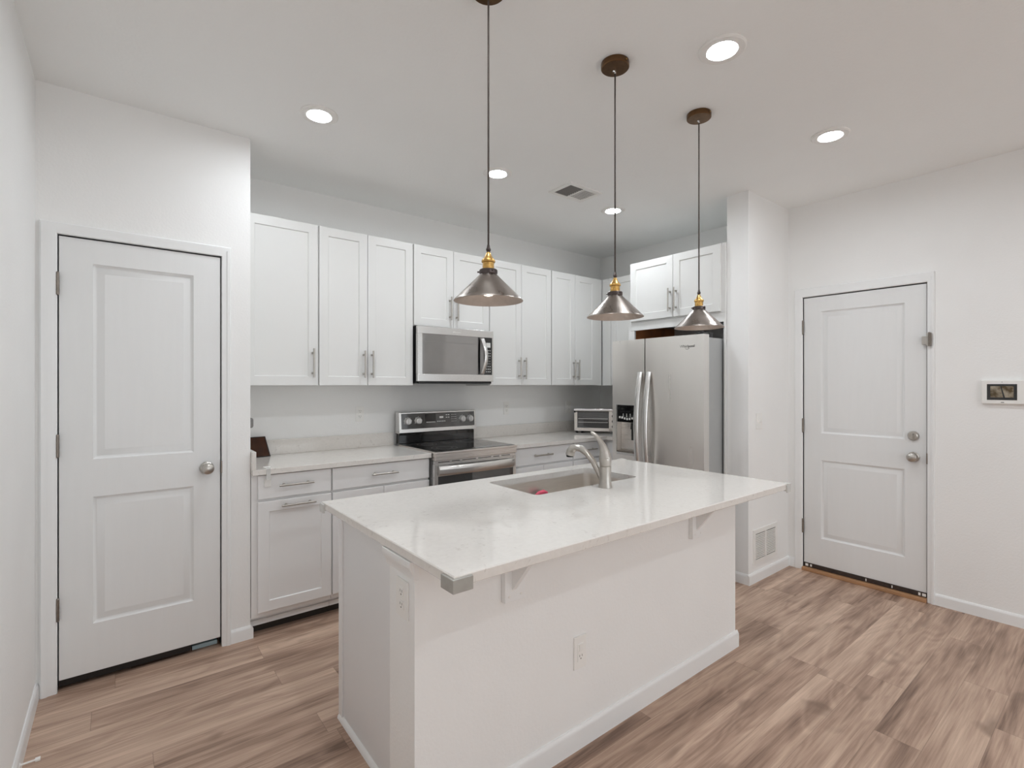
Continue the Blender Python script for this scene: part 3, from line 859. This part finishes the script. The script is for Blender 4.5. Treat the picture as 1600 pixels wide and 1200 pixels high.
for y in (2.61, 2.575, 2.54): mb.box(3.2105, 3.2125, y - .002, y + .002, 1.146, 1.175)
build('dispenser_icons', mb, 'mark_white', ds)
mb = MB()
for a, b in ((DSP[0] - .006, DSP[0]), (DSP[1], DSP[1] + .006)): mb.box(3.204, 3.212, a, b, DSP[2] - .006, DSP[3] + .006, .001)
mb.box(3.204, 3.212, DSP[0], DSP[1], DSP[2] - .02, DSP[2], .001); mb.box(3.204, 3.212, DSP[0], DSP[1], DSP[3], DSP[3] + .006, .001)
build('dispenser_bezel', mb, 'steel_light', dl)
mb = MB().box(3.22, 3.34, 1.915, 1.965, 1.766, 1.780, .003).lathe([(.017, 1.765), (.017, 1.788)], (3.25, 1.94, 0), 'z', 20)
mb.box(3.30, 3.345, 1.91, 1.93, 1.745, 1.778, .003)
build('top_hinge', mb, 'black', t)
text_mesh('logo', 'Whirlpool', .028, 'mark', dR, (3.2085, 2.03, 1.676), (0, -1, 0), (0, 0, 1))
mb = MB().tube([(3.2075, 2.045 - .0, 1.668), (3.2075, 2.03, 1.662), (3.2075, 2.012, 1.668)], .0014, 6)
build('logo_swoosh', mb, 'mark', dR)

# ------------------------------------------------------------------ toaster oven in the corner
a = math.atan2(.298, -.2)  # not used for the mesh; heading of the front edge
tx, ty = 3.50, 3.447
ang = math.atan2(-.298, .2)      # local +x runs along the front, left to right
t = thing('toaster_oven', 'beige-grey metal toaster oven with a glass door in the counter corner', 'toaster oven', (tx, ty, CT1), ang, local=True)
Wt, Dt = .42, .235
mb = MB().use('steel_light').box(0, Wt, .012, Dt, .022, .235, .006)
build('housing', mb, None, t)
mb = MB().use('steel')
mb.box(0.002, Wt - .002, 0, .014, .022, .052, .002)
mb.box(0.002, .03, 0, .014, .052, .205).box(.335, Wt - .002, 0, .014, .022, .215, .002)
fr = build('door_frame', mb, None, t)
build('gap_shade_strip', MB().box(0.002, Wt - .002, 0.001, .014, .2055, .216, .002), 'slot', t)  # strip coloured dark for the shaded gap under the handle
build('glass_door', MB().box(.03, .335, .003, .010, .052, .205), 'oven_glass', t)
for z in (.105, .14):
    mb = MB().box(.04, .325, -.0005, .003, z, z + .004)
    build('wire_rack', mb, 'steel_light', t)
mb = MB().box(0.0, Wt - .03, -.03, -.012, .215, .238, .005)
build('handle', mb, 'steel_light', t)
for x in (0.0, Wt - .05): build('handle_bracket', MB().box(x, x + .018, -.026, .004, .2, .236, .003), 'black', t)
for x in (.02, .07, Wt - .05):
    build('foot', MB().lathe([(0, 0), (.010, 0), (.014, .022), (0, .022)], (x, .03, 0), 'z', 14, cap=False), 'black', t)
for x in (.05, Wt - .05): build('foot', MB().lathe([(0, 0), (.010, 0), (.014, .022), (0, .022)], (x, Dt - .03, 0), 'z', 14, cap=False), 'black', t)
for z in (.07, .12, .17): build('control_knob', MB().lathe([(0, -.016), (.014, -.016), (.016, 0), (0, 0)], (.378, 0, z), 'y', 20, cap=False), 'black', t)

# ------------------------------------------------------------------ kitchen island
IX0, IX1, IY0, IY1, IZ0, IZ1 = .688, 2.672, 1.114, 2.185, .877, .908
PX0, PX1, PY0, PY1 = .702, 2.612, 1.362, 1.537      # pony wall
CX0 = .742
t = thing('kitchen_island', 'white kitchen island with a drywall back and grey cabinet end panel', 'kitchen island', (1.65, 1.7, 0))
build('knee_wall', MB().box(PX0, PX1, PY0, PY1, 0, IZ0, .002), 'wall', t)
mb = MB().box(CX0 + .004, PX1 - .01, PY1, 2.10, .1, .64).box(CX0 + .004, PX1 - .01, PY1, 2.02, 0, .1)
mb.box(CX0 + .02, PX1 - .022, 2.1, 2.115, .6, IZ0)
build('cabinet_body', mb, 'island', t)
mb = MB().box(CX0, CX0 + .018, PY1, 2.105, 0, IZ0, .001)
build('end_panel', mb, 'island', t)
build('corner_stile', MB().box(CX0 - .008, CX0, 2.075, 2.112, 0.018, IZ0, .001), 'trim', t)
build('end_panel', MB().box(PX1 - .02, PX1 - .002, PY1, 2.105, 0, IZ0, .001), 'island', t)
n_isl = 4
xs = [CX0 + .02 + (PX1 - .04 - CX0) * i / n_isl for i in range(n_isl + 1)]
for i in range(n_isl):
    mb = MB().relief(lambda u, w_, d: (u, 2.12 + d, w_), xs[i] + .002, xs[i + 1] - .002, .14, .86, [(xs[i] + .06, xs[i + 1] - .06, .2, .8)], [(.004, -.007)], .019)
    build('door', mb, 'lower', t)
# shoe moulding under the end panel, baseboard round the knee wall, crown under the counter at the wall end
build('shoe_moulding', MB().prism([(CX0 - .014, 0), (CX0 + .0, 0), (CX0 + .0, .02), (CX0 - .006, .018), (CX0 - .012, .01)], 'y', PY1, 2.112), 'trim', t)
mb = MB()
def skirt(mb, x0, y0, x1, y1, nx, ny, h=.085, th=.013):
    prof = [(0, 0), (th, 0), (th, h - .016), (th * .55, h - .006), (th * .35, h), (0, h)]
    A_ = [mb.bm.verts.new((x0 + nx * d, y0 + ny * d, z)) for d, z in prof]; B_ = [mb.bm.verts.new((x1 + nx * d, y1 + ny * d, z)) for d, z in prof]
    mb._f(A_); mb._f(B_)
    for i in range(len(prof)):
        j = (i + 1) % len(prof); mb._f([A_[i], A_[j], B_[j], B_[i]])
skirt(mb, PX0, PY0, PX1 + .013, PY0, 0, -1)
skirt(mb, PX1, PY0, PX1, PY1, 1, 0)
build('baseboard', mb, 'trim', t)
mb = MB()
prof = [(0, IZ0 - .06), (-.004, IZ0 - .056), (-.006, IZ0 - .042), (-.016, IZ0 - .026), (-.018, IZ0 - .012), (-.018, IZ0 - .001), (0, IZ0 - .001)]
mb.prism([(PX0 + a_, b_) for a_, b_ in prof], 'y', PY0 - .004, PY1 + .018)
mb.prism([(PY0 + a_, b_) for a_, b_ in [(0, IZ0 - .06), (-.004, IZ0 - .056), (-.006, IZ0 - .042), (-.006, IZ0 - .001), (0, IZ0 - .001)]], 'x', PX0 - .004, PX0 + .012)
build('crown_moulding', mb, 'trim', t)

def outlet(parent_label, face, p, w_=.07, h=.115, kind='duplex', group=None, name='wall_outlet', cat='outlet'):
    """face 'y' looks to -y, 'x' looks to -x"""
    x, y, z = p
    t = thing(name, parent_label, cat, p, group=group)
    def B(a0, a1, z0, z1, d0, d1, bev=0):
        if face == 'y': return (x + a0, x + a1, y - d1, y - d0, z + z0, z + z1, bev)
        return (x - d1, x - d0, y + a0, y + a1, z + z0, z + z1, bev)
    build('cover_plate', MB().box(*B(-w_ / 2, w_ / 2, -h / 2, h / 2, 0.0, .006, .0018)), 'ivory', t)
    def slots(zc, par):
        mb = MB()
        for a in (-.0065, .0065): mb.box(*B(a - .001, a + .001, zc, zc + .008, .0072, .0082))
        mb.box(*B(-.0022, .0022, zc - .009, zc - .005, .0072, .0082))
        build('slots', mb, 'slot', par)
    if kind == 'duplex':
        for zc in (.02, -.02):
            r = build('receptacle', MB().box(*B(-.016, .016, zc - .0135, zc + .0135, .005, .0078, .002)), 'ivory', t)
            slots(zc, r)
    elif kind == 'combo':
        r = build('insert', MB().box(*B(-.0165, .0165, -.034, .034, .005, .0078, .001)), 'ivory', t)
        build('rocker', MB().box(*B(-.010, .010, .006, .03, .0075, .0105, .001)), 'white_plastic', r)
        slots(-.017, r)
    else:
        for a in (-.012, .012) if w_ > .075 else (0,):
            build('toggle', MB().box(*B(a - .005, a + .005, -.012, .012, .005, .014, .001)), 'ivory', t)
    return t
outlet('white switch and outlet plate low on the island front', 'y', (1.412, PY0, .37), .068, .125, 'combo')
o_ = outlet('white duplex outlet on the narrow left end of the island under the crown', 'x', (PX0, 1.437, .742), .08, .118)
outlet('white duplex outlet on the backsplash wall on the left side of the range', 'y', (1.428, YB, 1.188), .062, .112)
outlet('white duplex outlet on the backsplash wall on the right side of the range', 'y', (2.82, YB, 1.19), .062, .115)
outlet('white outlet plate behind the toaster oven in the shaded corner', 'y', (3.625, YB, 1.175), .075, .125)
outlet('white light switch on the narrow wall column at shoulder height', 'y', (3.63, YC, 1.147), .085, .115, 'switch', name='light_switch', cat='switch')

# countertop of the island with sink cut-out
t = thing('island_countertop', 'large white quartz countertop on the kitchen island with the sink cut in', 'countertop', (1.68, 1.65, IZ0))
SX0, SX1, SY0, SY1 = 1.487, 2.222, 1.702, 2.085
def rrect(x0, x1, y0, y1, r, n=6):
    pts = []
    for cx, cy, a0 in ((x1 - r, y1 - r, 0), (x0 + r, y1 - r, 90), (x0 + r, y0 + r, 180), (x1 - r, y0 + r, 270)):
        for i in range(n + 1):
            a = math.radians(a0 + 90 * i / n); pts.append((cx + r * math.cos(a), cy + r * math.sin(a)))
    return pts
mb = MB(); e_ = .003
inner = rrect(SX0, SX1, SY0, SY1, .03)
def ringlink(A_, B_):
    for i in range(len(A_)):
        j = (i + 1) % len(A_); mb._f([A_[i], A_[j], B_[j], B_[i]])
def vs(pts, z): return [mb.bm.verts.new((x, y, z)) for x, y in pts]
# radial match: outer points by projecting each inner point on the outer rectangle sides via quadrants
def outer_pts(e):
    x0, x1, y0, y1 = IX0 + e, IX1 - e, IY0 + e, IY1 - e
    n = 7; res = []
    cxs = [(x1, y1), (x0, y1), (x0, y0), (x1, y0)]
    return [cxs[i // n] for i in range(len(inner))]
def face_plane(z, e):
    iv = vs(inner, z)
    c = [mb.bm.verts.new(p) for p in ((IX1 - e, IY1 - e, z), (IX0 + e, IY1 - e, z), (IX0 + e, IY0 + e, z), (IX1 - e, IY0 + e, z))]
    n = 7
    for k in range(4):
        for i in range(n - 1): mb._f([c[k], iv[k * n + i + 1], iv[k * n + i]])
        nx = (k + 1) % 4
        mb._f([c[k], c[nx], iv[nx * n], iv[k * n + n - 1]])
    return iv, c
top_i, top_c = face_plane(IZ1, e_)
bot_i, bot_c = face_plane(IZ0, e_)
ringlink(top_i, bot_i)
mid = [[mb.bm.verts.new((x, y, z)) for x, y in ((IX1, IY1), (IX0, IY1), (IX0, IY0), (IX1, IY0))] for z in (IZ1 - e_, IZ0 + e_)]
for A_, B_ in ((top_c, mid[0]), (mid[0], mid[1]), (mid[1], bot_c)): ringlink(A_, B_)
build('slab', mb, 'quartz', t, sharp=30)
# undermount sink
t = thing('kitchen_sink', 'stainless undermount single-bowl sink in the island', 'sink', (1.85, 1.89, .66))
mb = MB()
r0 = rrect(SX0 - .012, SX1 + .012, SY0 - .012, SY1 + .012, .04)
r1 = rrect(SX0 - .004, SX1 + .004, SY0 - .004, SY1 + .004, .034)
r2 = rrect(SX0 + .002, SX1 - .002, SY0 + .002, SY1 - .002, .04)
r3 = rrect(SX0 + .03, SX1 - .03, SY0 + .03, SY1 - .03, .04)
r4 = rrect(1.82, 1.88, 1.87, 1.93, .029)
R = [vs(r0, IZ0 - .001), vs(r1, IZ0 - .001), vs(r2, .70), vs(r3, .672), vs(r4, .668)]
for A_, B_ in zip(R, R[1:]): ringlink(A_, B_)
mb._f(R[-1])
build('bowl', mb, 'sink_steel', t)
build('drain', MB().lathe([(0, .6695), (.028, .6695), (.04, .6725), (.044, .672), (.044, .669)], (1.85, 1.90, 0), 'z', 28, cap=False), 'nickel', t)
# pink item on the far inside wall of the sink
sp = MB().tube([(1.795, 2.06, .80), (1.815, 2.054, .812), (1.845, 2.052, .815), (1.865, 2.054, .806), (1.872, 2.058, .797)], [.009, .013, .014, .012, .007], 12)
tag(build('scrub_sponge', sp, 'pink'), 'small pink scrubber stuck on the inner wall of the sink', 'sponge')

# faucet
FXc, FYc = 1.868, 1.628
t = thing('faucet', 'brushed nickel kitchen faucet with a tall lever handle beside the sink', 'faucet', (FXc, FYc, IZ1))
mb = MB().lathe([(0, 0), (.034, 0), (.0345, .004), (.031, .012), (.0285, .03), (.0275, .06), (.0285, .098), (.029, .103), (.026, .1045), (.0275, .106), (.030, .125), (.0305, .14), (.0285, .144), (0, .144)], (FXc, FYc, IZ1), 'z', 32, cap=False)
build('body', mb, 'nickel', t)
# lever: teardrop rising from the body and sweeping back
pts = [(FXc, FYc, IZ1 + .143), (FXc, FYc + .001, IZ1 + .158), (FXc - .001, FYc + .006, IZ1 + .18), (FXc - .004, FYc + .016, IZ1 + .205), (FXc - .010, FYc + .030, IZ1 + .23), (FXc - .018, FYc + .046, IZ1 + .25), (FXc - .026, FYc + .062, IZ1 + .263), (FXc - .030, FYc + .068, IZ1 + .266)]
build('lever', MB().tube(pts, [.0305, .028, .0225, .0165, .012, .010, .009, .004], 16), 'nickel', t)
# spout
pts = [(FXc - .004, FYc + .015, IZ1 + .03), (FXc - .008, FYc + .04, IZ1 + .075), (FXc - .012, FYc + .07, IZ1 + .12), (FXc - .016, FYc + .105, IZ1 + .155), (FXc - .02, FYc + .14, IZ1 + .175), (FXc - .024, FYc + .17, IZ1 + .18), (FXc - .027, FYc + .195, IZ1 + .172), (FXc - .029, FYc + .208, IZ1 + .155), (FXc - .030, FYc + .212, IZ1 + .138)]
s_ = build('spout', MB().tube(pts, [.013, .014, .015, .016, .0175, .019, .021, .0225, .0235], 16), 'nickel', t)
build('spray_nozzle', MB().lathe([(0, 0), (.017, 0), (.019, .004), (.019, .012), (0, .012)], (FXc - .030, FYc + .213, IZ1 + .127), 'z', 20, cap=False), 'black', s_)

# counter support brackets
def bracket(x, label):
    t = thing('support_bracket', label, 'bracket', (x, PY0, .77), group='white counter brackets under the island overhang')
    pl = build('wall_plate', MB().box(x, x + .088, PY0 - .022, PY0, .665, IZ0 - .001, .002), 'trim', t)
    mb = MB()
    for a_ in (.018, .07): mb.lathe([(0, -.0015), (.005, -.001), (.005, 0), (0, 0)], (x + a_, PY0 - .022, .685), 'y', 12, cap=False)
    build('screw', mb, 'white_plastic', pl)
    build('gusset', MB().prism([(PY0 - .022, .705), (PY0 - .022, IZ0 - .001), (PY0 - .15, IZ0 - .001), (PY0 - .15, IZ0 - .012)], 'x', x + .030, x + .050), 'trim', t)
bracket(1.030, 'white support bracket near the left end of the island front')
bracket(2.166, 'white support bracket near the right end of the island front')

# soft corner guards
def guard(cx, cy, sx, sy, m, label, L=.056, z0=IZ0 - .012, z1=IZ1 - .006, th=.008, top=False):
    """L-shaped pad round an outer corner; sx, sy point outwards"""
    mb = MB()
    p = [(cx + sx * th, cy + sy * th), (cx - sx * L, cy + sy * th), (cx - sx * L, cy), (cx, cy), (cx, cy - sy * L), (cx + sx * th, cy - sy * L)]
    mb.prism(p, 'z', z0, z1, .002)
    if top: mb.prism([(cx + sx * th, cy + sy * th), (cx - sx * .03, cy + sy * th), (cx + sx * th, cy - sy * .03)], 'z', z1 - .001, z1 + .008, .001)
    return tag(build('corner_guard', mb, m), label, 'corner guard', 'soft corner guards on the island top')
guard(IX0, IY0, -1, -1, 'smoke_guard', 'smoky grey corner guard on the nearest corner of the island top')
guard(IX0, IY1, -1, 1, 'clear_milky', 'clear corner guard at the left rear corner of the island top', L=.04)
guard(IX1, IY0, 1, -1, 'clear_milky', 'clear corner guard at the far right corner of the island top', L=.035, top=True)
guard(IX1, IY1, 1, 1, 'clear_milky', 'clear corner guard on the island corner in front of the refrigerator', L=.035, top=True)

# child lock over the first drawer
t = thing('drawer_lock', 'white child safety strap lock on the leftmost drawer and counter edge', 'lock', (.67, 3.03, .9))
mb = MB().box(.650, .672, 3.026, 3.030, .875, .94, .001).box(.650, .672, 3.026, 3.075, .9375, .9405, .001)
build('strap', mb, 'clear_milky', t)
build('pad', MB().box(.643, .678, 3.043, 3.0495, .835, .882, .003), 'white_plastic', t)
build('pad', MB().box(.648, .685, 3.075, 3.105, .937, .943, .002), 'white_plastic', t)

# tablet leaning on the backsplash, plug on the pantry return wall
mb = MB()
bl, br, tr, tl = Vector((.61, 3.535, CT1 + .001)), Vector((.79, 3.560, CT1 + .001)), Vector((.772, 3.632, CT1 + .127)), Vector((.607, 3.608, CT1 + .127))
nn = (br - bl).cross(tl - bl).normalized() * .008
fr_ = [mb.bm.verts.new(p) for p in (bl, br, tr, tl)]; bk = [mb.bm.verts.new(p - nn) for p in (bl, br, tr, tl)]
mb.use('black'); mb._f(fr_); mb._f(bk)
for i in range(4): mb._f([fr_[i], fr_[(i + 1) % 4], bk[(i + 1) % 4], bk[i]])
mb.use('tablet')
c = (bl + br + tr + tl) / 4
mb._f([mb.bm.verts.new(c + (p - c) * .93 + nn * .12) for p in (bl, br, tr, tl)])
o = build('tablet', mb, None)
tag(o, 'dark brown tablet leaning on the backsplash beside the pantry wall', 'tablet')
t = thing('wall_plug', 'grey plug-in adapter on the pantry side wall above the tablet', 'plug', (XP, 3.42, 1.17))
build('cover_plate', MB().box(XP, XP + .006, 3.385, 3.455, 1.12, 1.235, .0015), 'ivory', t)
build('adapter', MB().box(XP + .006, XP + .078, 3.392, 3.438, 1.142, 1.204, .012), 'mark', t)

# ------------------------------------------------------------------ vents, panel, small wall things
t = thing('return_vent', 'white slatted air return grille low on the narrow column wall', 'vent', (3.72, YC, .25))
vx0, vx1, vz0, vz1 = 3.538, 3.905, .128, .372
mb = MB()
for b_ in ((vx0, vx1, vz0, vz0 + .03), (vx0, vx1, vz1 - .03, vz1), (vx0, vx0 + .03, vz0 + .03, vz1 - .03), (vx1 - .03, vx1, vz0 + .03, vz1 - .03), ((vx0 + vx1) / 2 - .008, (vx0 + vx1) / 2 + .008, vz0 + .03, vz1 - .03)):
    mb.box(b_[0], b_[1], YC - .008, YC, b_[2], b_[3])
build('frame', mb, 'white_plastic', t)
build('backing', MB().box(vx0 + .01, vx1 - .01, YC - .0015, YC, vz0 + .01, vz1 - .01), 'slot', t)
n = 14
for i in range(n):
    z = vz0 + .034 + (vz1 - vz0 - .068) * (i + .5) / n
    mb = MB().prism([(YC - .002, z + .0035), (YC - .0072, z + .003), (YC - .0072, z - .005), (YC - .002, z - .003)], 'x', vx0 + .03, vx1 - .03)
    build('slat', mb, 'white_plastic', t)

t = thing('ceiling_vent', 'white rectangular air register in the ceiling over the kitchen aisle', 'vent', (2.55, 2.5, ZC))
a0, a1, b0, b1 = 2.39, 2.71, 2.385, 2.61
mb = MB()
for q in ((a0, a1, b0, b0 + .03), (a0, a1, b1 - .03, b1), (a0, a0 + .03, b0 + .03, b1 - .03), (a1 - .03, a1, b0 + .03, b1 - .03), (2.545, 2.56, b0 + .03, b1 - .03)): mb.box(q[0], q[1], q[2], q[3], ZC - .008, ZC)
build('frame', mb, 'white_plastic', t)
build('backing', MB().box(a0 + .01, a1 - .01, b0 + .01, b1 - .01, ZC - .0012, ZC), 'slot', t)
for i in range(8):
    y = b0 + .03 + (b1 - b0 - .06) * (i + .5) / 8
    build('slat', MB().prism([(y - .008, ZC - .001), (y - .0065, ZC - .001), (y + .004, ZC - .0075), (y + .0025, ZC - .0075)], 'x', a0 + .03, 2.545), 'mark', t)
    build('slat', MB().prism([(y + .017, ZC - .001), (y + .0185, ZC - .001), (y - .0105, ZC - .0075), (y - .012, ZC - .0075)], 'x', 2.56, a1 - .03), 'white_plastic', t)

t = thing('wall_control_panel', 'white wall-mounted touch screen panel on the right wall', 'control panel', (XW, .49, 1.365))
build('housing', MB().box(XW - .022, XW, .375, .606, 1.294, 1.436, .005, 3), 'white_plastic', t)
sc_ = build('screen', MB().box(XW - .0232, XW - .02, .452, .58, 1.318, 1.412), 'black_gloss', t)
mb = MB().box(XW - .0238, XW - .023, .466, .565, 1.333, 1.40)
build('painted_reflection', mb, 'screen', sc_)  # brownish screen reflections put into the colour
build('dark_wedge', MB().prism([(.518, 1.40), (.522, 1.40), (.51, 1.333), (.502, 1.333)], 'x', XW - .0242, XW - .0236), 'black_gloss', sc_)  # dark slanted wedge across the screen
mb = MB().box(XW - .0226, XW - .0215, .506, .52, 1.302, 1.306)
build('logo', mb, 'slot', t)
build('indicator', MB().lathe([(.0018, -.0226), (.0018, -.0215)], (XW, .515, 1.424), 'x', 10), 'slot', t)

t = thing('door_stop', 'white rod door stop on the left baseboard', 'door stop', (XL + .013, 2.505, .04))
build('rod', MB().tube([(XL + .012, 2.505, .04), (-.232, 2.506, .04)], .0035, 10), 'white_plastic', t)
build('tip', MB().tube([(-.236, 2.506, .04), (-.222, 2.506, .04)], .0075, 12), 'white_plastic', t)
build('base', MB().tube([(XL + .0125, 2.505, .04), (XL + .016, 2.505, .04)], .009, 12), 'white_plastic', t)

tag(build('paper_sheet', MB().box(.31, .425, 3.125, 3.25, .0005, .022, .001), 'blue'), 'pale blue sheet showing under the pantry door', 'paper')

# ------------------------------------------------------------------ lights of the room, with added ones behind the camera
def downlight(x, y, label, lens='lens'):
    t = thing('recessed_light', label, 'ceiling light', (x, y, ZC), group='round recessed downlights')
    mb = MB().lathe([(.092, 0), (.092, -.004), (.086, -.009), (.060, -.009), (.0535, -.0035), (.0535, 0)], (x, y, ZC), 'z', 40, cap=False)
    build('trim_ring', mb, 'white_plastic', t)
    build('lens', MB().lathe([(0, -.0035), (.053, -.0035), (.053, -.0005), (0, -.0005)], (x, y, ZC), 'z', 40, cap=False), lens, t)
downlight(.80, 2.585, 'recessed ceiling light in front of the pantry corner, leftmost')
downlight(1.925, 2.585, 'recessed ceiling light behind the cord of the nearest pendant')
downlight(3.045, 2.575, 'recessed ceiling light in front of the refrigerator')
downlight(1.93, 1.062, 'largest recessed ceiling light, between the near pendants and the camera')
downlight(3.062, 1.062, 'recessed ceiling light by the entry door, rightmost')
for lx, ly, lb in ((.80, 1.062, 'recessed ceiling light just above the top of the view'), (.8, -.7, 'recessed ceiling light added for fill behind the camera, left side of the first row'),
                   (3.05, -.7, 'recessed ceiling light added for fill behind the camera, right side of the first row'), (.8, -2.4, 'recessed ceiling light added for fill behind the camera, left side of the middle row'),
                   (3.05, -2.4, 'recessed ceiling light added for fill behind the camera, right side of the middle row'), (.8, -4.1, 'recessed ceiling light added for fill behind the camera, left side of the last row'),
                   (3.05, -4.1, 'recessed ceiling light added for fill behind the camera, right side of the last row')):
    downlight(lx, ly, lb, 'lens_unseen')  # those behind the camera are added to even out the light

def pendant(x, label):
    y = 1.39
    t = thing('pendant_light', label, 'pendant light', (x, y, 1.70), group='cone pendant lights over the island')
    can = build('canopy', MB().lathe([(0, ZC), (.058, ZC), (.059, ZC - .004), (.059, ZC - .022), (.056, ZC - .025), (0, ZC - .026)], (x, y, 0), 'z', 40, cap=False), 'canopy', t)
    mb = MB().lathe([(0, ZC - .02), (.005, ZC - .026), (.005, ZC - .04), (.0035, ZC - .046), (0, ZC - .046)], (x, y, 0), 'z', 12, cap=False)
    mb.tube([(x - .001, y, ZC - .037), (x - .012, y + .003, ZC - .037)], .0035, 8)
    build('cord_grip', mb, 'steel_light', can)
    build('screw', MB().lathe([(0, -.0625), (.0035, -.0625), (.0035, -.057), (0, -.057)], (x, y, ZC - .013), 'y', 10, cap=False), 'brass', can)
    build('cord', MB().tube([(x, y, 1.872), (x, y, ZC - .03)], .0033, 8), 'cord', t)
    build('cord_sleeve', MB().lathe([(0, 1.888), (.0042, 1.888), (.006, 1.878), (.0085, 1.873), (.0085, 1.869), (.006, 1.866), (.0065, 1.857), (0, 1.857)], (x, y, 0), 'z', 16, cap=False), 'collar', t)
    build('socket', MB().lathe([(0, 1.862), (.0065, 1.862), (.0085, 1.857), (.011, 1.851), (.0165, 1.842), (.0225, 1.836), (.0235, 1.832), (.0235, 1.828), (.0195, 1.826), (.0195, 1.815), (.0205, 1.813), (.0195, 1.811), (.0195, 1.80), (0, 1.80)], (x, y, 0), 'z', 28, cap=False), 'brass', t)
    mb = MB().lathe([(.019, 1.803), (.029, 1.803), (.0315, 1.80), (.0315, 1.790), (.029, 1.786), (.02, 1.786)], (x, y, 0), 'z', 32, cap=False)
    for k in range(3):
        a_ = math.radians(20 + 120 * k)
        mb.tube([(x + .03 * math.cos(a_), y + .03 * math.sin(a_), 1.795), (x + .038 * math.cos(a_), y + .038 * math.sin(a_), 1.795)], .003, 8)
    build('collar', mb, 'collar', t)
    mb = MB().use('shade').lathe([(.018, 1.790), (.028, 1.788), (.032, 1.783), (.115, 1.701), (.1185, 1.697), (.119, 1.6955)], (x, y, 0), 'z', 56, cap=False)
    mb.use('shade_in').lathe([(.119, 1.6955), (.117, 1.695), (.1135, 1.6995), (.030, 1.7815), (.018, 1.786)], (x, y, 0), 'z', 56, cap=False)
    sh = build('shade', mb, None, t)
    build('bulb', MB().lathe([(0, 1.7125), (.008, 1.713), (.016, 1.716), (.0205, 1.724), (.0205, 1.733), (.015, 1.748), (.0125, 1.765), (.0125, 1.79), (0, 1.79)], (x, y, 0), 'z', 24, cap=False), 'bulb', t)
pendant(.996, 'antiqued metal cone pendant nearest the camera, largest of the three')
pendant(1.657, 'antiqued metal cone pendant in the middle of the three, hanging over the sink')
pendant(2.302, 'antiqued metal cone pendant farthest right, in front of the refrigerator')
